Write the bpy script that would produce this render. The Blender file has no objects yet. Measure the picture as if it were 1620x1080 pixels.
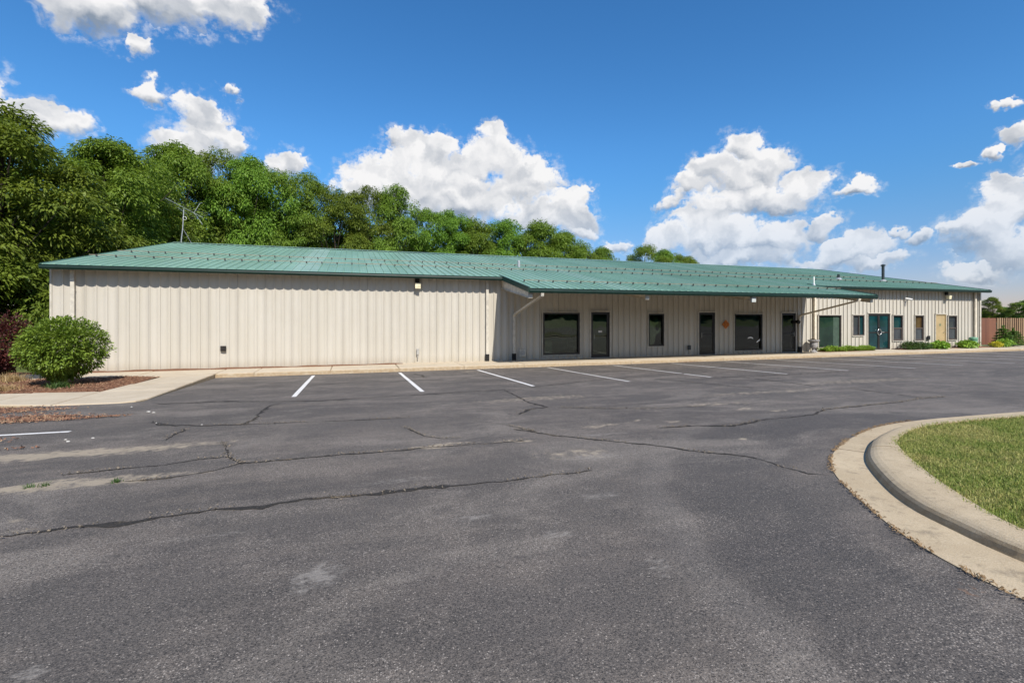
import bpy, math, random
import numpy as np
from mathutils import Vector, noise as mnoise

# ------------------------------------------------------------------ camera, sky, sun, exposure
S = bpy.context.scene
col = S.collection
CAMZ = 1.83
cam_d = bpy.data.cameras.new('camera')
cam = bpy.data.objects.new('camera', cam_d); col.objects.link(cam)
cam_d.sensor_width = 36.0
cam_d.lens = 767.0 / 1620.0 * 36.0
cam_d.shift_y = -37.0 / 1620.0
cam_d.clip_start = 0.05; cam_d.clip_end = 6000
cam.location = (0, 0, CAMZ)
cam.rotation_euler = (math.radians(90), 0, math.radians(-18.2))
S.camera = cam

S.view_settings.view_transform = 'Standard'
S.view_settings.look = 'None'
S.view_settings.exposure = 1.2
S.view_settings.gamma = 1.0
S.view_settings.use_curve_mapping = False
EXPO = 2 ** 1.2

SUN_DIR = Vector((0.095, -1.0, 0.94)).normalized()      # towards the sun
SUN_EL = math.asin(SUN_DIR.z)
sun_d = bpy.data.lights.new('sun', 'SUN')
sun_d.energy = 2.75; sun_d.angle = math.radians(0.53); sun_d.color = (1.0, 0.945, 0.86)
sun = bpy.data.objects.new('sun', sun_d); col.objects.link(sun)
sun.rotation_euler = (-SUN_DIR).to_track_quat('-Z', 'Y').to_euler()
sun.location = (0, -20, 40)

SKY_STRENGTH = 0.0705
S.cycles.max_bounces = 7; S.cycles.diffuse_bounces = 4; S.cycles.glossy_bounces = 3; S.cycles.transparent_max_bounces = 6


class Nodes:
    """small helper to write node trees"""
    def __init__(self, tree):
        self.t = tree

    def n(self, typ, ins=None, **props):
        nd = self.t.nodes.new('ShaderNode' + typ)
        for k, v in props.items():
            setattr(nd, k, v)
        if ins:
            for k, v in ins.items():
                sock = nd.inputs[k]
                if hasattr(v, 'is_output') or isinstance(v, bpy.types.NodeSocket):
                    self.t.links.new(v, sock)
                else:
                    sock.default_value = v
        return nd

    def m(self, op, a, b=0.0, c=0.0, clamp=False):
        return self.n('Math', {0: a, 1: b, 2: c}, operation=op, use_clamp=clamp).outputs[0]

    def v(self, op, a, b=(0, 0, 0), c=(0, 0, 0)):
        nd = self.n('VectorMath', {0: a, 1: b, 2: c}, operation=op)
        return nd.outputs['Value'] if op in ('DOT_PRODUCT', 'LENGTH', 'DISTANCE') else nd.outputs[0]

    def mix(self, f, a, b, blend='MIX'):
        nd = self.n('Mix', None, data_type='RGBA', blend_type=blend)
        for i, v in ((0, f), (6, a), (7, b)):
            if isinstance(v, bpy.types.NodeSocket):
                self.t.links.new(v, nd.inputs[i])
            else:
                if i and len(v) == 3:
                    v = (*v, 1)
                nd.inputs[i].default_value = v
        return nd.outputs[2]

    def ramp(self, f, lo, hi, a=0.0, b=1.0, smooth=True):
        nd = self.n('MapRange', {0: f, 1: lo, 2: hi, 3: a, 4: b})
        nd.interpolation_type = 'SMOOTHSTEP' if smooth else 'LINEAR'
        return nd.outputs[0]

    def noise(self, vec, scale, detail=3.0, rough=0.55, dims='3D', dist=0.0):
        nd = self.n('TexNoise', None, noise_dimensions=dims)
        self.t.links.new(vec, nd.inputs['Vector'])
        nd.inputs['Scale'].default_value = scale
        nd.inputs['Detail'].default_value = detail
        nd.inputs['Roughness'].default_value = rough
        nd.inputs['Distortion'].default_value = dist
        return nd

    def scaled(self, vec, s):
        return self.v('MULTIPLY', vec, s)


def build_world():
    w = bpy.data.worlds.new('World'); S.world = w
    w.use_nodes = True
    t = w.node_tree; t.nodes.clear()
    N = Nodes(t)
    sky = N.n('TexSky', None, sky_type='NISHITA')
    sky.sun_disc = False
    sky.sun_elevation = SUN_EL
    sky.sun_rotation = math.atan2(SUN_DIR.x, SUN_DIR.y)
    sky.altitude = 200; sky.air_density = 1.0; sky.dust_density = 0.2; sky.ozone_density = 3.0
    d = N.n('TexCoord').outputs['Generated']
    sep = N.n('SeparateXYZ', {0: d})
    x, y, z = sep.outputs
    hxy = N.m('SQRT', N.m('ADD', N.m('MULTIPLY', x, x), N.m('MULTIPLY', y, y)))
    hh = N.m('DIVIDE', z, N.m('MAXIMUM', hxy, 0.15))
    az = N.m('ARCTAN2', x, y)
    p = N.n('CombineXYZ', {0: az, 1: hh, 2: 0.0}).outputs[0]
    # domain warp so that the masses lose their ellipse shape
    w1 = N.noise(p, 7.0, 5.0, 0.6, '2D').outputs['Color']
    w1 = N.v('SUBTRACT', w1, (0.5, 0.5, 0.5))
    w2 = N.noise(N.v('ADD', p, (7.3, 2.1, 0)), 26.0, 4.0, 0.6, '2D').outputs['Color']
    w2 = N.v('SUBTRACT', w2, (0.5, 0.5, 0.5))
    pw = N.v('MULTIPLY_ADD', w1, (0.10, 0.085, 0), p)
    pw = N.v('MULTIPLY_ADD', w2, (0.032, 0.032, 0), pw)
    # cloud masses: centre azimuth, height (tangent of elevation), half width, half height
    F0 = 767.0
    TH = math.radians(18.2)

    def blob(px, py, rx, ry):
        u = (px - 810) / F0
        c = 1 / math.sqrt(1 + u * u)
        return (TH + math.atan(u), (503 - py) / F0 * c, rx / F0 * c * c, ry / F0 * c)
    px_blobs = [
        (90, 5, 72, 42), (160, 10, 85, 52), (250, 0, 110, 48), (345, 5, 85, 44), (395, 15, 40, 34), (230, -70, 200, 60),
        (232, 75, 17, 20),
        (0, 150, 30, 38), (75, 192, 62, 30), (118, 198, 30, 22), (30, 172, 22, 10),
        (236, 150, 24, 20), (318, 205, 58, 44), (300, 180, 40, 26), (362, 220, 32, 28), (348, 147, 20, 9), (300, 240, 60, 30),
        (455, 262, 40, 27),
        (638, 222, 34, 26), (690, 232, 32, 26), (665, 250, 60, 34), (598, 285, 58, 40), (690, 290, 110, 62), (771, 214, 27, 19), (775, 250, 60, 36),
        (830, 285, 62, 42), (905, 318, 44, 26), (740, 322, 160, 44), (865, 345, 75, 34), (600, 310, 70, 34), (910, 350, 40, 40),
        (970, 388, 26, 13), (920, 372, 24, 12),
        (1178, 232, 34, 28), (1130, 268, 38, 34), (1215, 258, 50, 34), (1165, 292, 92, 40), (1280, 288, 42, 30), (1345, 304, 44, 14), (1230, 310, 90, 26), (1150, 326, 80, 24), (1090, 300, 30, 24),
        (1068, 322, 22, 15), (1055, 378, 36, 26), (1130, 380, 95, 42), (1220, 380, 74, 36), (1100, 350, 50, 24), (1170, 408, 100, 18),
        (1310, 358, 30, 24), (1350, 400, 66, 28), (1420, 379, 26, 10), (1462, 386, 28, 14), (1390, 420, 70, 13), (1520, 372, 26, 11), (1290, 412, 60, 14),
        (1612, 205, 26, 26), (1585, 240, 14, 16), (1540, 262, 20, 7), (1605, 330, 66, 44), (1565, 368, 66, 36), (1610, 390, 70, 36), (1592, 290, 30, 20), (1575, 155, 28, 7), (1560, 425, 70, 14),
        (1700, 300, 90, 80), (1800, 380, 140, 50), (-90, 160, 70, 60), (-200, 220, 110, 60),
    ]
    blobs = [blob(*b) for b in px_blobs]
    # sky goes on out of frame; unseen heaps enlarged to add fill light
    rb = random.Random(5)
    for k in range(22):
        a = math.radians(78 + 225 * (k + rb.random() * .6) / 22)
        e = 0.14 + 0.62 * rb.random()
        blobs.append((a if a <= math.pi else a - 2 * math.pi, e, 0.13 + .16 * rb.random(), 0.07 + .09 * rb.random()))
    # each step waits for the one before it (the running values ride along at no weight)
    F = None; sw = None; swy = None
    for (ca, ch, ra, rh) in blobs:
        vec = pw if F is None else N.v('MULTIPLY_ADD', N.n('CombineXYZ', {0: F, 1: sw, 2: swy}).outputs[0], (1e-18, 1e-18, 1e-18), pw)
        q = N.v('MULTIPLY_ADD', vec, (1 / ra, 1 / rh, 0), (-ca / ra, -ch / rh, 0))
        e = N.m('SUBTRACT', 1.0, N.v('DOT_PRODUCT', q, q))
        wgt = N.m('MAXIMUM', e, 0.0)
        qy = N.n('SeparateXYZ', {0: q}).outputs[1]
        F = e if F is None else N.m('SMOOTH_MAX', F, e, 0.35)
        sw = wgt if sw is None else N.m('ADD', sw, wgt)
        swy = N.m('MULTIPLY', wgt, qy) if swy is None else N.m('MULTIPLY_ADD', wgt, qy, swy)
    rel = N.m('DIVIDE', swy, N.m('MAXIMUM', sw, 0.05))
    n1 = N.noise(pw, 16.0, 9.0, 0.62, '2D').outputs['Fac']
    n3 = N.noise(p, 60.0, 6.0, 0.6, '2D').outputs['Fac']
    D = N.m('ADD', N.m('MAXIMUM', F, -1.5), N.m('MULTIPLY', N.m('SUBTRACT', n1, 0.5), 1.7))
    D = N.m('ADD', D, N.m('MULTIPLY', N.m('SUBTRACT', n3, 0.5), 0.75))
    D = N.m('ADD', D, 0.06)
    # tops are crisp, undersides soft
    soft = N.ramp(rel, -0.6, 0.5, 0.95, 0.42)
    alpha = N.n('MapRange', {0: D, 1: 0.0, 2: soft, 3: 0.0, 4: 1.0}); alpha.interpolation_type = 'SMOOTHSTEP'
    alpha = N.m('POWER', alpha.outputs[0], 0.8)
    veil = N.m('MULTIPLY', N.ramp(D, -0.75, 0.35, 0.0, 0.42), N.ramp(n3, 0.35, 0.68))
    alpha = N.m('MAXIMUM', alpha, veil)
    # heaped relief: billows as they stand out of the mass, lit from above and from behind the viewer
    def heap(vec):
        a1 = N.n('TexVoronoi', {'Vector': vec, 'Scale': 15.0, 'Smoothness': 0.5, 'Detail': 1.0, 'Roughness': 0.5}, feature='SMOOTH_F1', voronoi_dimensions='2D')
        return a1.outputs['Distance']
    h0 = heap(pw)
    h1 = heap(N.v('ADD', pw, (0.006, 0.016, 0)))
    relief = N.m('SUBTRACT', h1, h0)
    nn0 = N.noise(pw, 11.0, 6.0, 0.55, '2D').outputs['Fac']
    nn1 = N.noise(N.v('ADD', pw, (0.004, 0.02, 0)), 11.0, 6.0, 0.55, '2D').outputs['Fac']
    relief2 = N.m('SUBTRACT', nn0, nn1)
    lum = N.m('MULTIPLY_ADD', relief, 0.75, 0.80)
    lum = N.m('MULTIPLY_ADD', relief2, 0.75, lum)
    lum = N.m('MULTIPLY_ADD', N.ramp(rel, -0.75, 0.15, -1.0, 0.0), 0.62, lum)
    lum = N.m('MULTIPLY_ADD', rel, 0.06, lum)
    edge = N.ramp(D, 0.1, 1.0, 0.20, 0.0)
    lum = N.m('ADD', lum, edge, 0.0, True)
    ccol = N.mix(lum, (0.26, 0.32, 0.41), (0.93, 0.925, 0.93))
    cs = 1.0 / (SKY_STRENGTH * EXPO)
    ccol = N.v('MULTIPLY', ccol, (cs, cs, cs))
    # sky toned by height: dimmed and shifted in hue towards the horizon
    skyc = N.n('HueSaturation', {'Hue': 0.5, 'Saturation': 1.22, 'Value': 1.0, 'Color': sky.outputs[0]}).outputs[0]
    hz = N.ramp(hh, -0.02, 0.36, 0.56, 1.04)
    skyc = N.v('MULTIPLY', skyc, N.n('CombineXYZ', {0: N.m('MULTIPLY', hz, N.ramp(hh, -0.02, 0.28, 1.0, 0.66)), 1: N.m('MULTIPLY', hz, N.ramp(hh, -0.02, 0.22, 0.86, 0.90)), 2: N.m('MULTIPLY', hz, N.ramp(hh, -0.02, 0.22, 1.12, 1.0))}).outputs[0])
    lowfade = N.ramp(hh, 0.02, 0.26, 0.55, 1.0)
    alpha = N.m('MULTIPLY', alpha, lowfade)
    alpha = N.m('MULTIPLY', alpha, N.ramp(hh, 0.0, 0.03, 0.0, 1.0))
    out = N.mix(alpha, skyc, ccol)
    bg = N.n('Background', {'Color': out, 'Strength': SKY_STRENGTH})
    wo = N.n('OutputWorld')
    t.links.new(bg.outputs[0], wo.inputs[0])
    try:
        w.cycles.sampling_method = 'NONE'
    except Exception:
        pass


build_world()

# ------------------------------------------------------------------ helpers
rnd = random.Random(11)
rng = np.random.default_rng(7)


class MB:
    """collects faces and builds ONE mesh object"""
    def __init__(self):
        self.v = []; self.f = []

    def add(self, vs, fs):
        o = len(self.v)
        self.v += [tuple(map(float, q)) for q in vs]
        self.f += [tuple(o + i for i in f) for f in fs]
        return self

    def box(self, x0, x1, y0, y1, z0, z1):
        v = [(x0, y0, z0), (x1, y0, z0), (x1, y1, z0), (x0, y1, z0), (x0, y0, z1), (x1, y0, z1), (x1, y1, z1), (x0, y1, z1)]
        return self.add(v, [(0, 3, 2, 1), (4, 5, 6, 7), (0, 1, 5, 4), (1, 2, 6, 5), (2, 3, 7, 6), (3, 0, 4, 7)])

    def prism(self, prof, axis, a, b):
        """closed profile (pairs) extruded along axis 'x','y' or 'z' from a to b"""
        def P(u, w, t):
            return {'x': (t, u, w), 'y': (u, t, w), 'z': (u, w, t)}[axis]
        n = len(prof)
        v = [P(u, w, a) for u, w in prof] + [P(u, w, b) for u, w in prof]
        f = [(i, (i + 1) % n, n + (i + 1) % n, n + i) for i in range(n)]
        f += [tuple(range(n - 1, -1, -1)), tuple(range(n, 2 * n))]
        return self.add(v, f)

    def tube(self, pts, radii, n=8, cap=True):
        pts = [Vector(p) for p in pts]
        if not hasattr(radii, '__len__'):
            radii = [radii] * len(pts)
        rings = []; up = None
        for i, p in enumerate(pts):
            d = (pts[min(i + 1, len(pts) - 1)] - pts[max(i - 1, 0)]).normalized()
            if up is None:
                up = d.orthogonal().normalized()
            else:
                up = (up - d * up.dot(d)); up = up.normalized() if up.length > 1e-6 else d.orthogonal().normalized()
            s = d.cross(up)
            rings.append([p + (up * math.cos(2 * math.pi * k / n) + s * math.sin(2 * math.pi * k / n)) * radii[i] for k in range(n)])
        v = [q for r in rings for q in r]
        f = []
        for i in range(len(pts) - 1):
            for k in range(n):
                a, b = i * n + k, i * n + (k + 1) % n
                f.append((a, b, b + n, a + n))
        if cap:
            f += [tuple(range(n - 1, -1, -1)), tuple(range((len(pts) - 1) * n, len(pts) * n))]
        return self.add(v, f)

    def sweep(self, pts, w, h):
        """rectangular duct along points; w across x, h across the other direction"""
        pts = [Vector(p) for p in pts]
        v = []
        for i, p in enumerate(pts):
            a = (p - pts[i - 1]).normalized() if i else None
            b = (pts[i + 1] - p).normalized() if i < len(pts) - 1 else None
            d = ((a or b) + (b or a)).normalized()
            side = Vector((1, 0, 0)); side = (side - d * side.dot(d)).normalized()
            oth = d.cross(side)
            for sx, sy in ((-1, -1), (1, -1), (1, 1), (-1, 1)):
                v.append(p + side * sx * w / 2 + oth * sy * h / 2)
        f = []
        for i in range(len(pts) - 1):
            for k in range(4):
                a, b = i * 4 + k, i * 4 + (k + 1) % 4
                f.append((a, b, b + 4, a + 4))
        f += [(3, 2, 1, 0), tuple(range(len(v) - 4, len(v)))]
        return self.add(v, f)

    def lathe(self, prof, n=20, cx=0, cy=0):
        v = []; f = []
        for r, z in prof:
            for k in range(n):
                a = 2 * math.pi * k / n
                v.append((cx + r * math.cos(a), cy + r * math.sin(a), z))
        for i in range(len(prof) - 1):
            for k in range(n):
                a, b = i * n + k, i * n + (k + 1) % n
                f.append((a, b, b + n, a + n))
        f += [tuple(range(n - 1, -1, -1)), tuple(range((len(prof) - 1) * n, len(prof) * n))]
        return self.add(v, f)

    def mesh(self, name, mat=None, smooth=False, off=(0, 0, 0)):
        me = bpy.data.meshes.new(name)
        ox, oy, oz = off
        me.from_pydata([(a - ox, b - oy, c - oz) for a, b, c in self.v], [], self.f)
        if mat:
            me.materials.append(mat)
        if smooth:
            me.polygons.foreach_set('use_smooth', [True] * len(me.polygons))
        me.update()
        return me

    def build(self, name, mat, parent=None, smooth=False, bevel=0.0, off=None):
        if off is None:
            off = worldloc(parent) if parent else (0, 0, 0)
        o = link(name, self.mesh(name, mat, smooth, off), parent)
        if bevel:
            b = o.modifiers.new('bevel', 'BEVEL'); b.width = bevel; b.segments = 2; b.limit_method = 'ANGLE'
        return o


def worldloc(o):
    v = Vector((0, 0, 0))
    while o:
        v = v + Vector(o.location); o = o.parent
    return tuple(v)


def link(name, me, parent=None, loc=(0, 0, 0)):
    o = bpy.data.objects.new(name, me)
    col.objects.link(o)
    o.location = loc
    if parent:
        o.parent = parent
    return o


def tag(o, label, cat, group=None):
    o['label'] = label; o['category'] = cat
    if group:
        o['group'] = group
    return o


def thing(name, label, cat, loc=(0, 0, 0), group=None):
    o = bpy.data.objects.new(name, None); col.objects.link(o)
    o.location = loc; o.empty_display_size = 0.3
    return tag(o, label, cat, group)


def kind(o, k):
    o['kind'] = k
    return o


def np_mesh(name, verts, faces, mat=None, smooth=False):
    """verts (n,3), faces (m,k) arrays"""
    me = bpy.data.meshes.new(name)
    verts = np.asarray(verts, dtype=np.float32); faces = np.asarray(faces, dtype=np.int32)
    k = faces.shape[1]
    me.vertices.add(len(verts)); me.vertices.foreach_set('co', verts.ravel())
    me.loops.add(faces.size); me.loops.foreach_set('vertex_index', faces.ravel())
    me.polygons.add(len(faces)); me.polygons.foreach_set('loop_start', np.arange(0, faces.size, k, dtype=np.int32))
    try:
        me.polygons.foreach_set('loop_total', np.full(len(faces), k, dtype=np.int32))
    except Exception:
        pass
    if smooth:
        me.polygons.foreach_set('use_smooth', np.ones(len(faces), dtype=bool))
    me.update(calc_edges=True); me.validate()
    if mat:
        me.materials.append(mat)
    return me


# ------------------------------------------------------------------ materials
def new_mat(name):
    m = bpy.data.materials.new(name); m.use_nodes = True
    t = m.node_tree; t.nodes.clear()
    N = Nodes(t)
    out = N.n('OutputMaterial')
    b = N.n('BsdfPrincipled')
    t.links.new(b.outputs[0], out.inputs[0])
    return m, N, b, out


def setin(N, b, **kw):
    for k, v in kw.items():
        k = k.replace('_', ' ')
        if isinstance(v, bpy.types.NodeSocket):
            N.t.links.new(v, b.inputs[k])
        else:
            if k == 'Base Color' and len(v) == 3:
                v = (*v, 1)
            b.inputs[k].default_value = v


def bump(N, b, height, strength=0.3, dist=0.01):
    bn = N.n('Bump', {'Height': height, 'Strength': strength, 'Distance': dist})
    N.t.links.new(bn.outputs[0], b.inputs['Normal'])


def plain(name, c, rough=0.5, spec=0.5, metal=0.0, var=0.15, scale=6.0):
    m, N, b, _ = new_mat(name)
    tc = N.n('TexCoord').outputs['Object']
    n = N.noise(tc, scale, 4.0).outputs['Fac']
    f = N.ramp(n, 0.3, 0.7)
    lo = tuple(q * (1 - var) for q in c); hi = tuple(min(1, q * (1 + var)) for q in c)
    setin(N, b, Base_Color=N.mix(f, lo, hi), Roughness=rough, Metallic=metal)
    b.inputs['Specular IOR Level'].default_value = spec
    return m


def wall_mat():
    m, N, b, _ = new_mat('cream_wall_paint')
    g = N.n('NewGeometry').outputs['Position']
    n = N.noise(N.scaled(g, (1.6, 1.0, 0.35)), 1.0, 4.0).outputs['Fac']
    st = N.noise(N.scaled(g, (14.0, 1.0, 0.5)), 1.0, 3.0).outputs['Fac']
    c = N.mix(N.ramp(n, 0.3, 0.75), (0.45, 0.418, 0.355), (0.488, 0.457, 0.398))
    c = N.mix(N.m('MULTIPLY', N.ramp(st, 0.55, 0.85), 0.20), c, (0.36, 0.32, 0.25))
    c = N.mix(N.m('MULTIPLY', N.n('ObjectInfo').outputs['Random'], 0.22), c, (0.385, 0.355, 0.305))
    z = N.n('SeparateXYZ', {0: g}).outputs[2]
    zz = N.m('ADD', z, N.m('MULTIPLY', N.m('SUBTRACT', st, 0.5), 0.5))
    low = N.ramp(zz, 0.0, 0.38, 0.42, 0.0)                     # splash dirt at the foot of the sheets
    c = N.mix(low, c, (0.36, 0.305, 0.225))
    setin(N, b, Base_Color=c, Roughness=0.42)
    b.inputs['Specular IOR Level'].default_value = 0.35
    fine = N.noise(g, 40.0, 2.0).outputs['Fac']
    oil = N.noise(N.scaled(g, (3.0, 3.0, 1.6)), 1.0, 1.0).outputs['Fac']
    bump(N, b, N.m('MULTIPLY_ADD', oil, 6.0, N.m('MULTIPLY', fine, 0.15)), 0.25, 0.006)
    return m


def roof_mat():
    m, N, b, _ = new_mat('green_roof_paint')
    g = N.n('NewGeometry').outputs['Position']
    n = N.noise(N.scaled(g, (0.8, 0.25, 0.25)), 1.0, 4.0).outputs['Fac']
    st = N.noise(N.scaled(g, (9.0, 0.5, 0.5)), 1.0, 3.0).outputs['Fac']
    rv = N.n('ObjectInfo').outputs['Random']
    c = N.mix(N.ramp(n, 0.3, 0.7), (0.168, 0.295, 0.212), (0.198, 0.345, 0.255))
    c = N.mix(N.m('MULTIPLY', N.ramp(st, 0.5, 0.8), 0.35), c, (0.25, 0.36, 0.31))
    c = N.mix(N.m('MULTIPLY', N.m('POWER', rv, 2.5), 0.55), c, (0.31, 0.42, 0.37))
    setin(N, b, Base_Color=c, Roughness=N.ramp(n, 0.2, 0.8, 0.30, 0.42))
    b.inputs['Specular IOR Level'].default_value = 0.5
    oil = N.noise(N.scaled(g, (2.5, 0.8, 1.0)), 1.0, 1.0).outputs['Fac']
    bump(N, b, oil, 0.2, 0.02)
    return m


def asphalt_mat():
    m, N, b, _ = new_mat('worn_asphalt')
    g = N.n('NewGeometry').outputs['Position']
    # aggregate: dark binder with pale stone tops showing where the sealer has worn
    vor = N.n('TexVoronoi', {'Vector': g, 'Scale': 105.0}, feature='F1', voronoi_dimensions='3D')
    cellr = N.n('SeparateColor', {0: vor.outputs['Color']}).outputs[0]
    vor2 = N.n('TexVoronoi', {'Vector': g, 'Scale': 48.0}, feature='F1', voronoi_dimensions='3D')
    cell2 = N.n('SeparateColor', {0: vor2.outputs['Color']}).outputs[1]
    big = N.noise(g, 0.22, 5.0, 0.6).outputs['Fac']
    streak = N.noise(N.scaled(g, (0.22, 0.9, 1.0)), 1.0, 6.0, 0.62).outputs['Fac']
    strk2 = N.noise(N.scaled(g, (0.9, 5.0, 1.0)), 1.0, 5.0, 0.62).outputs['Fac']
    med = N.noise(g, 2.3, 5.0, 0.65).outputs['Fac']
    wear = N.m('ADD', N.m('MULTIPLY', streak, 0.55), N.m('ADD', N.m('MULTIPLY', strk2, 0.25), N.m('MULTIPLY', med, 0.35)))
    wearf = N.ramp(wear, 0.50, 0.70)
    base = N.mix(N.ramp(big, 0.35, 0.65), (0.076, 0.068, 0.062), (0.108, 0.096, 0.086))
    base = N.mix(N.m('MULTIPLY', wearf, 0.75), base, (0.165, 0.140, 0.119))
    rr = N.v('DISTANCE', N.v('MULTIPLY', g, (1, 1, 0)), (6.9, 1.15, 0))
    rr = N.m('ADD', rr, N.m('MULTIPLY', N.m('SUBTRACT', big, 0.5), 1.2))
    tyre = N.m('MULTIPLY', N.ramp(rr, 3.7, 4.0), N.ramp(rr, 4.75, 5.0, 1.0, 0.0))
    base = N.mix(N.m('MULTIPLY', tyre, 0.55), base, (0.058, 0.0545, 0.053))
    rim = N.m('MULTIPLY', N.ramp(rr, 4.85, 5.0), N.ramp(rr, 5.05, 5.35, 1.0, 0.0))
    base = N.mix(N.m('MULTIPLY', N.m('MULTIPLY', rim, med), 0.55), base, (0.19, 0.172, 0.155))
    fade = N.noise(N.scaled(N.v('ADD', g, (3, 11, 0)), (0.5, 0.8, 1.0)), 1.0, 6.0, 0.6, '3D', 1.0).outputs['Fac']
    base = N.mix(N.m('MULTIPLY', N.ramp(fade, 0.52, 0.68), 0.6), base, (0.20, 0.175, 0.15))
    scr = N.noise(N.scaled(N.v('ADD', g, (17, 5, 0)), (1.6, 2.6, 1.0)), 1.0, 7.0, 0.72, '3D', 0.6).outputs['Fac']
    base = N.mix(N.m('MULTIPLY', N.ramp(scr, 0.63, 0.72), 0.55), base, (0.24, 0.215, 0.19))
    thr = N.m('MULTIPLY_ADD', N.ramp(N.m('ADD', wear, N.m('MULTIPLY', N.m('SUBTRACT', fade, 0.5), 0.6)), 0.50, 0.74), -0.42, 0.91)
    st1 = N.m('GREATER_THAN', cellr, N.m('ADD', thr, 0.04))
    st1 = N.m('MULTIPLY', st1, N.ramp(vor.outputs['Distance'], 0.25, 0.55, 1.0, 0.0))
    st2 = N.m('MULTIPLY', N.m('GREATER_THAN', cell2, N.m('ADD', thr, 0.10)), N.ramp(vor2.outputs['Distance'], 0.15, 0.4, 1.0, 0.0))
    tone = N.mix(N.n('SeparateColor', {0: vor.outputs['Color']}).outputs[2], (0.17, 0.152, 0.135), (0.40, 0.355, 0.31))
    c = N.mix(st1, base, tone)
    c = N.mix(N.m('MULTIPLY', st2, 0.6), c, (0.27, 0.245, 0.22))
    pit = N.m('MULTIPLY', N.m('LESS_THAN', cellr, 0.22), N.ramp(vor.outputs['Distance'], 0.2, 0.6, 0.75, 0.0))
    c = N.mix(pit, c, (0.026, 0.025, 0.025))
    gr1 = N.noise(g, 170.0, 3.0, 0.75).outputs['Fac']
    gr2 = N.noise(N.v('ADD', g, (5, 3, 1)), 70.0, 2.0, 0.7).outputs['Fac']
    gm_ = N.m('ADD', N.m('MULTIPLY', gr1, 0.65), N.m('MULTIPLY', gr2, 0.35))
    c = N.mix(N.ramp(gm_, 0.40, 0.50, 0.82, 0.0), c, (0.018, 0.017, 0.017))
    c = N.mix(N.ramp(gm_, 0.52, 0.62, 0.0, 0.62), c, (0.235, 0.20, 0.172))
    # dried silt left in shallow places of the lot
    px = N.v('MULTIPLY_ADD', N.v('SUBTRACT', N.noise(g, 2.0, 5.0, 0.65).outputs['Color'], (0.5, 0.5, 0.5)), (1.1, 0.6, 0), g)
    dust = None
    for (cx, cy, rx, ry, k) in [(-3.4, 7.2, 2.1, 0.30, 1.2), (-3.2, 5.70, 1.7, 0.22, 1.15), (-2.2, 5.75, .9, .15, .8), (0.95, 6.02, 0.36, 0.12, 1.3), (1.25, 6.12, .3, .06, 1.0), (1.9, 5.95, 0.42, 0.08, .9),
                              (4.3, 6.67, 0.14, 0.10, 1.0), (4.8, 6.33, 0.12, 0.07, .9), (4.76, 5.05, 0.12, 0.09, .9), (3.6, 6.45, 0.5, 0.08, .9), (2.5, 5.1, 0.5, 0.3, .6),
                              (3.7, 9.6, 1.6, .35, .55), (6.5, 7.6, 1.6, .2, .5), (-3.0, 4.5, .8, .25, .6), (6.7, 6.9, .25, .1, .8), (7.0, 6.6, .3, .07, .8), (3.9, 17.2, .35, .3, .9), (9, 8.6, 2.4, .25, .5), (13, 9.5, 3, .5, .5)]:
        q = N.v('MULTIPLY_ADD', px, (1 / rx, 1 / ry, 0), (-cx / rx, -cy / ry, 0))
        e = N.m('MULTIPLY', N.m('SUBTRACT', 1.0, N.v('DOT_PRODUCT', q, q)), k)
        dust = e if dust is None else N.m('MAXIMUM', dust, e)
    dn = N.noise(g, 9.0, 4.0, 0.7).outputs['Fac']
    df = N.m('MULTIPLY', N.ramp(N.m('ADD', dust, N.m('MULTIPLY', N.m('SUBTRACT', dn, 0.5), 3.2)), 0.1, 1.2), 0.75)
    c = N.mix(df, c, (0.36, 0.30, 0.22))
    sc = None
    for (cx, cy, rx, ry, k) in [(-0.18, 3.05, .20, .20, 1.0), (-.28, 2.95, .10, .12, .8), (-0.33, 2.03, .13, .17, 1.1), (-.22, 1.95, .10, .10, .9), (-1.28, 2.55, .10, .07, .9), (-1.42, 2.4, .08, .06, .8), (2.0, 3.7, .3, .12, .7), (.9, 3.6, .22, .08, .7), (1.35, 3.1, .12, .10, .7), (2.6, 4.9, .5, .2, .7), (.5, 4.75, .6, .10, .6), (-1.0, 3.9, .6, .07, .5), (1.75, 2.5, .14, .18, .6), (3.2, 5.9, .6, .1, .7)]:
        q = N.v('MULTIPLY_ADD', px, (1 / rx, 1 / ry, 0), (-cx / rx, -cy / ry, 0))
        q = N.v('MULTIPLY_ADD', N.v('SUBTRACT', g, px), (0.75 / rx, 0.75 / ry, 0), q)
        e = N.m('MULTIPLY', N.m('SUBTRACT', 1.0, N.v('DOT_PRODUCT', q, q)), k)
        sc = e if sc is None else N.m('MAXIMUM', sc, e)
    sn = N.noise(N.scaled(g, (14, 34, 1)), 1.0, 6.0, 0.75).outputs['Fac']
    sf = N.m('MULTIPLY', N.ramp(N.m('ADD', sc, N.m('MULTIPLY', N.m('SUBTRACT', sn, 0.5), 3.6)), 0.25, 1.3), 0.48)
    c = N.mix(sf, c, (0.33, 0.305, 0.275))
    # rust coloured flecks
    ru = N.noise(N.v('ADD', g, (31, 7, 0)), 1.3, 5.0, 0.7).outputs['Fac']
    c = N.mix(N.m('MULTIPLY', N.ramp(ru, 0.715, 0.77), 0.6), c, (0.26, 0.13, 0.06))
    setin(N, b, Base_Color=c, Roughness=0.82)
    b.inputs['Specular IOR Level'].default_value = 0.3
    h = N.m('MULTIPLY_ADD', N.m('SUBTRACT', 1.0, vor.outputs['Distance']), 0.6, N.m('MULTIPLY', vor2.outputs['Distance'], -0.4))
    bump(N, b, h, 0.55, 0.006)
    return m


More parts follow.
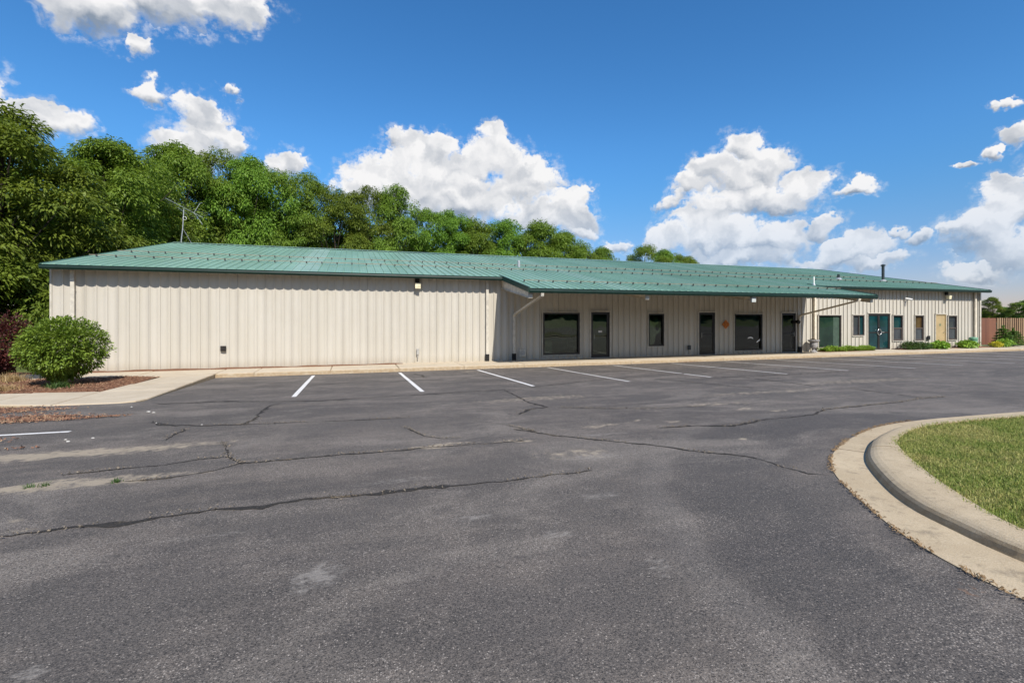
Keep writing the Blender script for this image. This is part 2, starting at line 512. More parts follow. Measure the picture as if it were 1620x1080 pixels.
def concrete_mat(name, c0, c1, dirt=0.3):
    m, N, b, _ = new_mat(name)
    g = N.n('NewGeometry').outputs['Position']
    n = N.noise(g, 1.2, 6.0, 0.65).outputs['Fac']
    n2 = N.noise(g, 11.0, 5.0, 0.7).outputs['Fac']
    fine = N.noise(g, 120.0, 3.0, 0.7).outputs['Fac']
    rv = N.n('ObjectInfo').outputs['Random']
    c = N.mix(N.ramp(n, 0.3, 0.7), c0, c1)
    gm = N.noise(N.v('ADD', g, (9, 4, 0)), 3.4, 7.0, 0.7).outputs['Fac']
    c = N.mix(N.m('MULTIPLY', N.ramp(gm, 0.56, 0.70), min(1.0, dirt * 0.8)), c, (0.13, 0.105, 0.075))
    c = N.mix(N.m('MULTIPLY', rv, 0.25), c, tuple(q * 0.86 for q in c0))
    c = N.mix(N.m('MULTIPLY', N.ramp(n2, 0.52, 0.78), dirt), c, (0.20, 0.155, 0.10))
    c = N.mix(N.m('MULTIPLY', N.ramp(fine, 0.54, 0.68), 0.25 + dirt * .4), c, (0.17, 0.145, 0.11))
    c = N.mix(N.m('MULTIPLY', N.ramp(fine, 0.46, 0.34), dirt * .5), c, (0.66, 0.58, 0.46))
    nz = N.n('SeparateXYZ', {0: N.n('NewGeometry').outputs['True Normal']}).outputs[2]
    side = N.m('MULTIPLY', N.ramp(nz, 0.45, 0.93, 1.0, 0.0), N.ramp(n2, 0.3, 0.6, 0.25, 0.75))   # stained, stone-rough upright faces; brown painted warmer to offset blue skylight in shade
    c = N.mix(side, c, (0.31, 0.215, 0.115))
    setin(N, b, Base_Color=c, Roughness=0.88)
    b.inputs['Specular IOR Level'].default_value = 0.25
    bump(N, b, N.m('ADD', fine, N.m('MULTIPLY', n2, 0.6)), 0.4, 0.008)
    return m


def leaf_mat(name, c0, c1, trans=0.3, scale=1.1, rough=0.5, tip=None):
    m, N, b, out = new_mat(name)
    tc = N.n('TexCoord').outputs['Object']
    rv = N.n('ObjectInfo').outputs['Random']
    n = N.noise(N.v('ADD', tc, N.n('CombineXYZ', {0: N.m('MULTIPLY', rv, 37.0), 1: 0.0, 2: 0.0}).outputs[0]), scale, 3.0, 0.6).outputs['Fac']
    n2 = N.n('TexWhiteNoise', {'Vector': N.v('SNAP', tc, (0.11, 0.11, 0.11))}, noise_dimensions='3D').outputs['Value']
    f = N.m('ADD', N.m('MULTIPLY', N.ramp(n, 0.3, 0.7), 0.6), N.m('MULTIPLY', n2, 0.4))
    c = N.mix(f, c0, c1)
    hsv = N.n('HueSaturation', {'Hue': N.m('MULTIPLY_ADD', rv, 0.040, 0.482), 'Saturation': 1.0, 'Value': N.m('MULTIPLY_ADD', rv, 0.45, 0.78), 'Color': c}).outputs[0]
    setin(N, b, Base_Color=hsv, Roughness=rough)
    b.inputs['Specular IOR Level'].default_value = 0.35
    tr = N.n('BsdfTranslucent', {'Color': N.mix(0.5, hsv, N.v('MULTIPLY', hsv, (1.5, 1.5, 0.5)))})
    mx = N.n('MixShader', {0: trans})
    N.t.links.new(b.outputs[0], mx.inputs[1]); N.t.links.new(tr.outputs[0], mx.inputs[2])
    N.t.links.new(mx.outputs[0], out.inputs[0])
    return m


def mulch_mat():
    m, N, b, _ = new_mat('bark_mulch')
    g = N.n('NewGeometry').outputs['Position']
    n = N.noise(N.scaled(g, (18, 40, 30)), 1.0, 4.0, 0.7).outputs['Fac']
    v = N.n('TexVoronoi', {'Vector': N.scaled(g, (30, 60, 40)), 'Scale': 1.0}, feature='F1')
    c = N.mix(N.ramp(n, 0.3, 0.7), (0.075, 0.035, 0.022), (0.21, 0.095, 0.055))
    c = N.mix(N.m('MULTIPLY', N.n('SeparateColor', {0: v.outputs['Color']}).outputs[0], 0.5), c, (0.30, 0.16, 0.09))
    setin(N, b, Base_Color=c, Roughness=0.9)
    b.inputs['Specular IOR Level'].default_value = 0.2
    bump(N, b, N.m('ADD', n, v.outputs['Distance']), 0.8, 0.02)
    return m


def chip_mat():
    m, N, b, _ = new_mat('mulch_chip_wood')
    g = N.n('NewGeometry').outputs['Position']
    n2 = N.n('TexWhiteNoise', {'Vector': N.v('SNAP', g, (0.05, 0.05, 0.2))}, noise_dimensions='3D').outputs['Value']
    c = N.n('ValToRGB', {0: n2}); r = c.color_ramp
    r.elements[0].color = (0.09, 0.042, 0.025, 1); r.elements[1].color = (0.36, 0.25, 0.15, 1)
    e = r.elements.new(0.45); e.color = (0.20, 0.095, 0.055, 1)
    e = r.elements.new(0.8); e.color = (0.27, 0.145, 0.08, 1)
    setin(N, b, Base_Color=c.outputs[0], Roughness=0.85)
    return m


def grass_mat(name, greens, straw, straw_amt=0.4):
    m, N, b, out = new_mat(name)
    g = N.n('NewGeometry').outputs['Position']
    n = N.noise(N.scaled(g, (1, 1, 0)), 1.3, 5.0, 0.65).outputs['Fac']
    n3 = N.noise(N.scaled(g, (1, 1, 0)), 7.0, 3.0, 0.6).outputs['Fac']
    wn = N.n('TexWhiteNoise', {'Vector': N.v('SNAP', N.scaled(g, (1, 1, 0)), (0.012, 0.012, 0.1))}, noise_dimensions='3D').outputs['Value']
    c = N.mix(N.m('ADD', N.m('MULTIPLY', wn, 0.6), N.m('MULTIPLY', n3, 0.4)), greens[0], greens[1])
    sf = N.m('ADD', N.m('MULTIPLY', N.ramp(n, 0.38, 0.66), 0.55), N.m('MULTIPLY', N.m('GREATER_THAN', wn, 0.72), 0.45))
    c = N.mix(N.m('MULTIPLY', sf, straw_amt), c, straw)
    setin(N, b, Base_Color=c, Roughness=0.55)
    b.inputs['Specular IOR Level'].default_value = 0.3
    tr = N.n('BsdfTranslucent', {'Color': c})
    mx = N.n('MixShader', {0: 0.3})
    N.t.links.new(b.outputs[0], mx.inputs[1]); N.t.links.new(tr.outputs[0], mx.inputs[2])
    N.t.links.new(mx.outputs[0], out.inputs[0])
    return m


def glass_mat(name, base, ior=1.75, inner=None):
    """window glass over a dark room: the far side is a dark body colour under a clear mirror-like coat"""
    m, N, b, _ = new_mat(name)
    g = N.n('NewGeometry').outputs['Position']
    n = N.noise(N.scaled(g, (1.6, 1, 0.9)), 1.0, 3.0, 0.5).outputs['Fac']
    c = N.mix(N.ramp(n, 0.35, 0.7), base, inner or tuple(q * 1.9 for q in base))
    setin(N, b, Base_Color=c, Roughness=0.015, IOR=ior)
    wav = N.noise(N.scaled(g, (1.2, 1, 1.2)), 1.0, 1.0).outputs['Fac']
    bump(N, b, wav, 0.25, 0.02)
    return m


def clear_glass_mat(name, tint):
    m, N, b, out = new_mat(name)
    g = N.n('NewGeometry').outputs['Position']
    wav = N.noise(N.scaled(g, (1.2, 1, 1.2)), 1.0, 1.0).outputs['Fac']
    bn = N.n('Bump', {'Height': wav, 'Strength': 0.25, 'Distance': 0.02}).outputs[0]
    tr = N.n('BsdfTransparent', {'Color': (*tint, 1)})
    gl = N.n('BsdfGlossy', {'Color': (0.95, 1.0, 0.95, 1), 'Roughness': 0.01, 'Normal': bn})
    fr = N.n('Fresnel', {'IOR': 1.75, 'Normal': bn})
    mx = N.n('MixShader', {0: fr.outputs[0]})
    N.t.links.new(tr.outputs[0], mx.inputs[1]); N.t.links.new(gl.outputs[0], mx.inputs[2])
    N.t.links.new(mx.outputs[0], out.inputs[0])
    return m


def wood_mat(name, cols):
    m, N, b, _ = new_mat(name)
    g = N.n('TexCoord').outputs['Object']
    rv = N.n('ObjectInfo').outputs['Random']
    n = N.noise(N.scaled(g, (30, 30, 2.0)), 1.0, 5.0, 0.6).outputs['Fac']
    c = N.mix(rv, cols[0], cols[1])
    c = N.mix(N.m('MULTIPLY', N.ramp(n, 0.35, 0.7), 0.55), c, cols[2])
    setin(N, b, Base_Color=c, Roughness=0.8)
    bump(N, b, n, 0.3, 0.005)
    return m


def line_mat(name='worn_white_line_paint', lo=0.56, hi=0.72, paint=(0.66, 0.645, 0.62)):
    m, N, b, _ = new_mat(name)
    g = N.n('NewGeometry').outputs['Position']
    n = N.noise(g, 30.0, 5.0, 0.7).outputs['Fac']
    c = N.mix(N.ramp(n, lo, hi), paint, (0.13, 0.12, 0.11))
    setin(N, b, Base_Color=c, Roughness=0.7)
    bump(N, b, N.noise(g, 110, 2).outputs['Fac'], 0.4, 0.004)
    return m


def crack_mat():
    m, N, b, _ = new_mat('crack_filler')
    g = N.n('NewGeometry').outputs['Position']
    n = N.noise(g, 55.0, 5.0, 0.7).outputs['Fac']
    n2 = N.noise(g, 2.2, 3.0, 0.6).outputs['Fac']
    c = N.mix(N.ramp(n, 0.35, 0.7), (0.010, 0.009, 0.008), (0.045, 0.038, 0.032))
    c = N.mix(N.m('MULTIPLY', N.ramp(n2, 0.55, 0.72), N.ramp(n, 0.45, 0.6)), c, (0.26, 0.19, 0.11))
    setin(N, b, Base_Color=c, Roughness=0.95)
    bump(N, b, n, 1.0, 0.02)
    return m


M = dict(
    wall=wall_mat(), roof=roof_mat(), asphalt=asphalt_mat(), line=line_mat(), line_faded=line_mat('faded_white_line_paint', 0.47, 0.68, (0.56, 0.545, 0.52)), crack=crack_mat(),
    walk=concrete_mat('sidewalk_concrete', (0.45, 0.375, 0.275), (0.535, 0.46, 0.35), 0.2),
    curb=concrete_mat('curb_concrete', (0.40, 0.315, 0.205), (0.50, 0.405, 0.275), 0.7),
    mulch=mulch_mat(), chip=chip_mat(),
    trim=plain('cream_trim_paint', (0.47, 0.437, 0.37), 0.45, 0.4),
    rafter=plain('cream_rafter_paint', (0.62, 0.55, 0.44), 0.5, 0.4),
    inside=plain('interior_wall_paint', (0.36, 0.37, 0.31), 0.8, 0.2),
    carpet=plain('dark_carpet', (0.06, 0.06, 0.055), 0.95, 0.1),
    soffit=plain('cream_soffit', (0.72, 0.65, 0.52), 0.6, 0.3),
    gutter=plain('dark_green_trim_paint', (0.006, 0.024, 0.018), 0.4, 0.35),
    fascia=plain('green_rake_trim_paint', (0.022, 0.066, 0.050), 0.4, 0.4),
    bronze=plain('dark_bronze_frame', (0.016, 0.013, 0.011), 0.4, 0.5),
    bronze2=plain('brown_frame', (0.075, 0.06, 0.052), 0.45, 0.5),
    black=plain('black_rubber', (0.010, 0.010, 0.010), 0.7, 0.3),
    tan=plain('tan_door_paint', (0.36, 0.27, 0.14), 0.5, 0.4, var=0.08, scale=2.0),
    rail=plain('weathered_rail', (0.23, 0.19, 0.14), 0.55, 0.4, 0.3),
    clamp=plain('dark_clamp', (0.03, 0.03, 0.03), 0.5, 0.5),
    galv=plain('galvanised_metal', (0.50, 0.51, 0.52), 0.4, 0.5, 0.6),
    white=plain('white_plastic', (0.78, 0.77, 0.74), 0.45, 0.5),
    grey2=plain('pale_grey_box', (0.42, 0.44, 0.42), 0.5, 0.4),
    grey=plain('grey_box', (0.32, 0.31, 0.29), 0.5, 0.4),
    chrome=plain('brushed_handle', (0.62, 0.61, 0.58), 0.25, 0.5, 0.9),
    pipe=plain('dark_pipe', (0.035, 0.045, 0.05), 0.45, 0.5, 0.3),
    urn=plain('urn_stone', (0.27, 0.26, 0.26), 0.8, 0.3, var=0.3, scale=12),
    soil=plain('dark_soil', (0.018, 0.014, 0.010), 0.95, 0.2),
    orange=plain('orange_plaque', (0.52, 0.17, 0.03), 0.55, 0.4),
    maroon=plain('plaque_relief', (0.30, 0.085, 0.018), 0.6, 0.3),
    boxgreen=plain('utility_green', (0.12, 0.26, 0.17), 0.5, 0.4),
    lamp=plain('lamp_lens', (0.72, 0.66, 0.45), 0.3, 0.5),
    glass=clear_glass_mat('tinted_window_glass', (0.50, 0.56, 0.45)),
    glass_teal=glass_mat('teal_window_glass', (0.004, 0.022, 0.026), 1.7, (0.008, 0.045, 0.050)),
    glass_green=glass_mat('green_window_glass', (0.008, 0.020, 0.014), 1.7, (0.014, 0.034, 0.022)),
    reveal_strip=plain('pale_pane_strip', (0.055, 0.085, 0.065), 0.05, 0.6),
    amber=glass_mat('amber_window_glass', (0.05, 0.032, 0.014), 1.6, (0.10, 0.06, 0.025)),
    greyglass=glass_mat('grey_window_glass', (0.035, 0.04, 0.045), 1.6, (0.06, 0.068, 0.072)),
    bark=plain('tree_bark', (0.050, 0.040, 0.030), 0.9, 0.2, var=0.4, scale=4),
    twig=plain('shrub_twigs', (0.10, 0.075, 0.055), 0.9, 0.2, var=0.3),
    leaf=leaf_mat('tree_leaves', (0.078, 0.135, 0.018), (0.235, 0.325, 0.045), 0.38),
    leaf_far=leaf_mat('far_tree_leaves', (0.075, 0.135, 0.03), (0.15, 0.22, 0.045), 0.25),
    bush=leaf_mat('bush_leaves', (0.085, 0.16, 0.018), (0.25, 0.355, 0.05), 0.30, 3.2),
    red=leaf_mat('burgundy_leaves', (0.035, 0.008, 0.010), (0.10, 0.022, 0.026), 0.2, 2.0),
    hosta=leaf_mat('lime_leaves', (0.13, 0.24, 0.03), (0.30, 0.42, 0.06), 0.3, 3.0),
    darkbush=leaf_mat('dark_shrub_leaves', (0.025, 0.055, 0.012), (0.075, 0.13, 0.025), 0.2, 3.0),
    spruce=leaf_mat('spruce_needles', (0.065, 0.13, 0.03), (0.18, 0.27, 0.055), 0.15, 3.0),
    yellow=leaf_mat('yellow_flower_leaves', (0.30, 0.30, 0.03), (0.60, 0.50, 0.04), 0.2, 4.0),
    straw=leaf_mat('dry_straw', (0.36, 0.26, 0.11), (0.55, 0.43, 0.22), 0.25, 3.0),
    grit=plain('crack_grit', (0.15, 0.125, 0.095), 0.9, 0.2, var=0.7, scale=60),
    litter=plain('dead_straw_litter', (0.20, 0.135, 0.075), 0.9, 0.2, var=0.5, scale=40),
    turf=grass_mat('island_turf', ((0.120, 0.185, 0.03), (0.30, 0.36, 0.075)), (0.60, 0.48, 0.21), 0.72),
    lawn=grass_mat('lawn_grass', ((0.07, 0.13, 0.03), (0.16, 0.22, 0.06)), (0.34, 0.28, 0.12), 0.5),
    thatch=plain('turf_thatch', (0.11, 0.105, 0.04), 0.9, 0.2, var=0.4, scale=9),
    fence=wood_mat('cedar_boards', ((0.125, 0.045, 0.024), (0.215, 0.085, 0.045), (0.11, 0.055, 0.035))),
    fence_pale=wood_mat('weathered_boards', ((0.20, 0.115, 0.065), (0.36, 0.25, 0.14), (0.14, 0.09, 0.05))),
    stone=plain('white_stone', (0.52, 0.50, 0.46), 0.8, 0.3),
)

# ------------------------------------------------------------------ ground, lot, sidewalk
LOT_EDGE = 18.2


def lot_z(y):
    return 0.424 - 0.031 * max(-26.0, min(LOT_EDGE, y))


def ground():
    xs = [-3000, -600, -120, -60, -30, 0, 30, 60, 120, 600, 3000]
    ys = [-3000, -600, -120, -60, -30, -9.01, 0, 10, LOT_EDGE, 22, 60, 120, 600, 3000]
    v = [(x, y, lot_z(max(y, -9)) - 0.12 + (0 if y > -9 else min(2.0, (-9 - y) * .12))) for y in ys for x in xs]
    nx = len(xs)
    f = [(j * nx + i, j * nx + i + 1, (j + 1) * nx + i + 1, (j + 1) * nx + i) for j in range(len(ys) - 1) for i in range(nx - 1)]
    kind(MB().add(v, f).build('ground', M['lawn']), 'structure')


ground()


def sheet(name, pts, mat, zf, k='structure', parent=None, sub=0):
    mb = MB(); mb.add([(x, y, zf(x, y)) for x, y in pts], [tuple(range(len(pts)))])
    o = mb.build(name, mat, parent, off=(0, 0, 0))
    if k:
        kind(o, k)
    return o


LZ = lambda x, y: lot_z(y)
lot_pts = [(-40, -9), (70, -9), (70, LOT_EDGE + .03), (-4.28, LOT_EDGE + .03), (-4.28, 12.36), (-4.6, 12.2), (-14, 12.9), (-40, 12.9)]
lot = sheet('parking_lot', lot_pts, M['asphalt'], LZ)

# painted stall lines, sheets 4 mm above the asphalt
for k in range(19):
    x = -1.26 + 2.872 * k + rnd.uniform(-.02, .02)
    y0, y1, w = 11.9 + rnd.uniform(-.15, .15), 17.75, 0.052
    n = 8
    v = []
    for i in range(n + 1):
        y = y0 + (y1 - y0) * i / n
        v += [(x - w + rnd.uniform(-.004, .004), y, lot_z(y) + .004), (x + w + rnd.uniform(-.004, .004), y, lot_z(y) + .004)]
    MB().add(v, [(2 * i, 2 * i + 1, 2 * i + 3, 2 * i + 2) for i in range(n)]).build('parking_line', M['line'] if k < 3 else M['line_faded'], lot)
v = []
for i in range(9):
    x = -3.97 - 5.4 * i / 8
    y = 8.86 - 0.02 * (x + 3.97) * 5 * .35
    v += [(x, y - .05, lot_z(y - .05) + .004), (x, y + .05, lot_z(y + .05) + .004)]
MB().add(v, [(2 * i, 2 * i + 1, 2 * i + 3, 2 * i + 2) for i in range(8)]).build('parking_line', M['line'], lot)

CR = [
    ([(-2.8, 4.43), (-2.37, 4.39), (-2.16, 4.39), (-1.94, 4.41), (-1.61, 4.36), (-1.41, 4.42), (-1.1, 4.45), (-0.77, 4.4), (-0.45, 4.46), (-0.09, 4.45), (0.22, 4.41), (0.5, 4.43), (0.78, 4.41), (1.13, 4.4), (1.44, 4.37), (1.77, 4.4), (2.08, 4.4), (2.3, 4.41)], .045),
    ([(2.21, 6.72), (2.65, 6.0), (2.93, 5.73), (3.19, 5.45), (3.44, 5.2), (3.61, 5.01), (3.79, 4.69), (4.06, 4.42), (4.17, 4.3), (4.21, 4.11), (4.19, 3.84), (4.22, 3.59), (4.36, 3.47)], .026),
    ([(-3.89, 11.89), (-3.69, 11.72), (-2.64, 11.69), (-1.54, 11.24), (-0.68, 10.99), (1.02, 11.17), (2.55, 11.27), (3.52, 11.35), (3.91, 11.4), (4.99, 11.87), (6.05, 12.3), (7.22, 12.7), (9.03, 13.11), (11.59, 13.53)], .06),
    ([(3.52, 11.35), (3.42, 9.95), (3.34, 9.11), (3.47, 8.4), (3.02, 8.26), (2.68, 7.82)], .05),
    ([(-1.38, 11.07), (-1.56, 10.5), (-1.58, 9.59), (-1.55, 9.05), (-1.64, 8.54), (-2.07, 8.64), (-2.81, 8.93), (-3.14, 9.45)], .045),
    ([(-2.38, 8.48), (-2.41, 7.84), (-2.38, 7.62)], .04),
    ([(-2.8, 6.11), (-2.38, 6.16), (-2.17, 6.18), (-1.95, 6.18), (-1.68, 6.33), (-1.35, 6.32), (-1.15, 5.98), (-0.92, 5.96), (-0.54, 5.98), (-0.02, 5.98), (0.54, 5.94), (0.74, 5.99), (1.37, 5.94), (2.12, 5.92)], .024),
    ([(-1.15, 5.99), (-1.37, 5.74), (-1.77, 5.6), (-2.18, 5.62)], .016),
    ([(-1.35, 6.32), (-1.53, 6.99), (-1.62, 7.21)], .025),
    ([(4.2, 6.0), (4.86, 5.96), (5.27, 5.75), (5.68, 5.85), (6.13, 5.98), (6.69, 5.99), (7.33, 6.08), (7.81, 6.36), (8.68, 6.4), (10.13, 6.5), (10.87, 6.68), (11.52, 6.66)], .032),
    ([(11.15, 8.33), (11.1, 7.46), (10.95, 6.78)], .04),
    ([(8.43, 12.25), (8.72, 11.35), (9.06, 9.87), (9.32, 9.19)], .045),
    ([(10.11, 11.8), (10.98, 11.76), (12.65, 11.71), (15.29, 11.8), (18.73, 11.69)], .06),
    ([(10.98, 11.76), (11.03, 10.12), (10.87, 8.88)], .04),
    ([(-2.56, 14.61), (-0.64, 14.65), (1.33, 14.56), (2.82, 14.74), (4.67, 14.84), (6.9, 14.86), (10.5, 15.1), (16, 15.0)], .035),
    ([(0.74, 7.39), (0.94, 6.65), (1.13, 6.41), (1.36, 6.36)], .016),
    ([(1.88, 7.5), (2.21, 7.03), (2.47, 6.38)], .018),
    ([(3.46, 8.41), (3.8, 8.19), (4.79, 7.63), (6.2, 7.4)], .02),
    ([(2.0, 17.2), (2.2, 16.2), (2.15, 15.4)], .05),
    ([(-1.7, 8.55), (0.0, 8.3), (0.9, 8.2)], .018),
]
CRUMBS = []
for pts, w in CR:
    fine = []
    for i in range(len(pts) - 1):
        (x0, y0), (x1, y1) = pts[i], pts[i + 1]
        L = math.hypot(x1 - x0, y1 - y0); n = max(2, int(L / max(.035, w * 1.3)))
        for k in range(n):
            t = k / n
            nx, ny = -(y1 - y0) / L, (x1 - x0) / L
            d = mnoise.noise(Vector((x0 + (x1 - x0) * t, y0 + (y1 - y0) * t, 0)) * 5.0) * w * 1.1 + rnd.uniform(-.3, .3) * w
            fine.append((x0 + (x1 - x0) * t + nx * d, y0 + (y1 - y0) * t + ny * d, nx, ny))
    fine.append((*pts[-1], nx, ny))
    for (x, y, nx, ny) in fine:
        for _ in range(2):
            if y < 9 and mnoise.noise(Vector((x * 1.3, y * 1.3, 2))) > -.1:
                d = rnd.gauss(0, w * .9)
                CRUMBS.append((x + nx * d + rnd.uniform(-.03, .03), y + ny * d, lot_z(y) + .006))
    v = []
    nf = len(fine)
    for i, (x, y, nx, ny) in enumerate(fine):
        ta = min(1, i / 5, (nf - 1 - i) / 5)
        lw_ = .75 + 1.1 * mnoise.noise(Vector((x * .9, y * .9, 5))) + .7 * mnoise.noise(Vector((x * 4, y * 4, 9)))
        ww = w * .85 * (0.25 + .75 * ta) * rnd.uniform(.45, 1.25) * max(.25, min(1.3, lw_))
        a = ww * rnd.uniform(.5, 1.4); c_ = ww * rnd.uniform(.5, 1.4)
        p, q = (x - nx * a, y - ny * a), (x + nx * c_, y + ny * c_)
        v += [(*p, lot_z(p[1]) + .004), (*q, lot_z(q[1]) + .004)]
    MB().add(v, [(2 * i, 2 * i + 2, 2 * i + 3, 2 * i + 1) for i in range(nf - 1)]).build('crack', M['crack'], lot)

# sidewalk: base strip plus cast slabs with open joints
walk = kind(MB().box(-14, 70, 18.26, 19.9, -.30, -.05).build('sidewalk', M['curb']), 'structure')


def slab_obj(pts, ztop, zbot):
    """cast slab from an xy outline, top edges rounded, slightly uneven"""
    n = len(pts)
    dz = rnd.uniform(-.004, .004)
    cx = sum(p[0] for p in pts) / n; cy = sum(p[1] for p in pts) / n
    mb = MB()
    zt = lambda x, y: ztop(x, y) + dz
    rings = []
    for inset, down in ((0, None), (0, .022), (.022, 0.0)):
        r = []
        for i, (x, y) in enumerate(pts):
            a = Vector(pts[i - 1]); b = Vector(pts[(i + 1) % n]); p = Vector((x, y))
            e1 = (p - a).normalized(); e2 = (b - p).normalized()
            n1 = Vector((-e1.y, e1.x)); n2 = Vector((-e2.y, e2.x))
            m = (n1 + n2); m = m / max(.4, (1 + n1.dot(n2)))
            q = p + m * inset
            r.append((q.x, q.y, zbot if down is None else zt(q.x, q.y) - down))
        rings.append(r)
    v = [q for r in rings for q in r]
    f = [(j * n + i, j * n + (i + 1) % n, (j + 1) * n + (i + 1) % n, (j + 1) * n + i) for j in range(2) for i in range(n)]
    f += [tuple(2 * n + i for i in range(n))]
    mb.add(v, f)
    return mb.build('slab', M['walk'], walk)


x = -4.3 + .01
ZW = lambda x, y: 0.0
ZT = lambda x, y: 0.055 - 0.0098 * (y - 12.4)
xs = [-4.29]
while xs[-1] < 66:
    nx = xs[-1] + 2.42
    if abs(nx + 1.87) < 1: nx = -0.74 - 1.2
    xs.append(nx)
xs = [-4.29, -3.15, -0.74, 1.62, 4.06] + [4.06 + 2.44 * k for k in range(1, 26)]
for a, b_ in zip(xs, xs[1:]):
    slab_obj([(a + .006, LOT_EDGE), (b_ - .006, LOT_EDGE), (b_ - .006, 20.06), (a + .006, 20.06)], ZW, -.35)
# strip along the left wall beside the bed
for a, b_ in ((-6.5, -4.3), (-8.9, -6.5), (-11.3, -8.9), (-13.7, -11.3)):
    slab_obj([(a + .006, 17.95), (b_ - .006, 17.95), (b_ - .006, 19.72), (a + .006, 19.72)], lambda x, y: .004, -.30)
# arm that runs towards the lot and turns left in front of the bed
for y0, y1, xa0, xa1 in ((15.9, 17.94, -5.66, -5.78), (14.42, 15.89, -5.78, -5.88)):
    slab_obj([(xa1, y0 + .006) if False else (xa0 - .06, y0 + .006), (-4.3 - .006, y0 + .006), (-4.3 - .006, y1 - .006), (xa0, y1 - .006)], ZT, -.30)
slab_obj([(-5.84, 12.34), (-4.75, 12.22), (-4.42, 12.42), (-4.31, 12.8), (-4.306, 14.41), (-5.84, 14.41)], ZT, -.30)
for a, b_ in ((-7.3, -5.85), (-8.8, -7.31), (-10.3, -8.81), (-11.8, -10.31), (-14, -11.81)):
    ya = 12.34 + (-5.85 - a) * .38; yb = 12.34 + (-5.85 - b_) * .38
    slab_obj([(a + .006, ya), (b_ - .006, yb), (b_ - .006, 14.40 + (-5.85 - b_) * .18), (a + .006, 14.40 + (-5.85 - a) * .18)], ZT, -.30)

# lawn patch left of the building
kind(sheet('lawn', [(-60, 17.0), (-9.6, 20.2), (-9.6, 62), (-60, 62)], M['lawn'], lambda x, y: -.015), 'structure')

# mulch bed and mulch under the wall
def heap_sheet(name, x0, x1, y0, y1, nx, ny, zf, inside, mat):
    v = []; f = []
    for j in range(ny + 1):
        for i in range(nx + 1):
            x = x0 + (x1 - x0) * i / nx; y = y0 + (y1 - y0) * j / ny
            v.append((x, y, zf(x, y)))
    for j in range(ny):
        for i in range(nx):
            xc = x0 + (x1 - x0) * (i + .5) / nx; yc = y0 + (y1 - y0) * (j + .5) / ny
            if inside(xc, yc):
                a = j * (nx + 1) + i
                f.append((a, a + 1, a + nx + 2, a + nx + 1))
    mb = MB(); mb.v = v; mb.f = f
    return kind(mb.build(name, mat), 'structure')


def bed_inside(x, y):
    return x < -5.83 + (y - 14.4) * .01 and y > 14.38 + max(0, (-5.85 - x)) * .18 and y < 17.98


def bed_z(x, y):
    e = min(1, max(0, (-5.75 - x) / .5), max(0, (y - 14.35) / .5), max(0, (18.05 - y) / .4))
    return -.03 + .085 * e + .03 * mnoise.noise(Vector((x * 2.2, y * 2.2, 0))) * e + .012 * mnoise.noise(Vector((x * 9, y * 9, 3)))


bed = heap_sheet('mulch_bed', -14, -5.6, 14.3, 18.05, 150, 70, bed_z, bed_inside, M['mulch'])
# the bed's edge follows its outline: a narrow earth strip against the slabs
foot = heap_sheet('wall_foot_mulch', -13.6, 2.4, 19.6, 20.02, 200, 6,
                  lambda x, y: -.01 + max(0, .05 + .045 * mnoise.noise(Vector((x * 1.1, 2, 0))) - .003 * (x + 8)) * min(1, max(0, (y - 19.62) / .2)),
                  lambda x, y: True, M['mulch'])
bed_r = heap_sheet('planting_bed', 24.0, 39.5, 19.45, 20.02, 120, 6,
                   lambda x, y: .004 + .03 * min(1, max(0, (y - 19.46) / .15)) + .01 * mnoise.noise(Vector((x * 5, y * 5, 0))),
                   lambda x, y: not (27.9 < x < 29.9) and not (33.6 < x < 34.75) and not (36.3 < x < 36.9 and False), M['mulch'])


def chips(name, pts, mat, size=(.02, .055), wid=(.008, .02)):
    """pts (n,3): small curved splinters of bark lying about"""
    pts = np.asarray(pts); n = len(pts)
    L = rng.uniform(*size, n)[:, None]; W = rng.uniform(*wid, n)[:, None]
    a = rng.uniform(0, 2 * np.pi, n)
    tilt = rng.normal(0, .35, n)
    d = np.c_[np.cos(a) * np.cos(tilt), np.sin(a) * np.cos(tilt), np.sin(tilt)]
    s = np.c_[-np.sin(a), np.cos(a), rng.normal(0, .35, n)]
    up = np.array([0, 0, 1.0]) * .008
    c0 = pts + np.abs(np.sin(tilt))[:, None] * L * np.array([0, 0, .5]) + up
    v = np.stack([c0 - d * L / 2 - s * W / 2, c0 - d * L / 2 + s * W / 2, c0 + d * L / 2 + s * W / 2 * .6, c0 + d * L / 2 - s * W / 2 * .6, c0 + up * 1.2], 1).reshape(-1, 3)
    i = np.arange(n)[:, None] * 5
    f = np.concatenate([i + [0, 1, 4], i + [1, 2, 4], i + [2, 3, 4], i + [3, 0, 4]])
    return kind(link(name, np_mesh(name, v, f, mat)), 'stuff')


P_ = []
while len(P_) < 9000:
    x = rnd.uniform(-13, -5.75); y = rnd.uniform(14.4, 17.95)
    if bed_inside(x, y) or bed_inside(x - .08, y):
        P_.append((x, y, bed_z(x, y)))
chips('bed_mulch_chips', P_, M['chip'])
chips('crack_grit', CRUMBS, M['grit'], (.008, .028), (.006, .016))
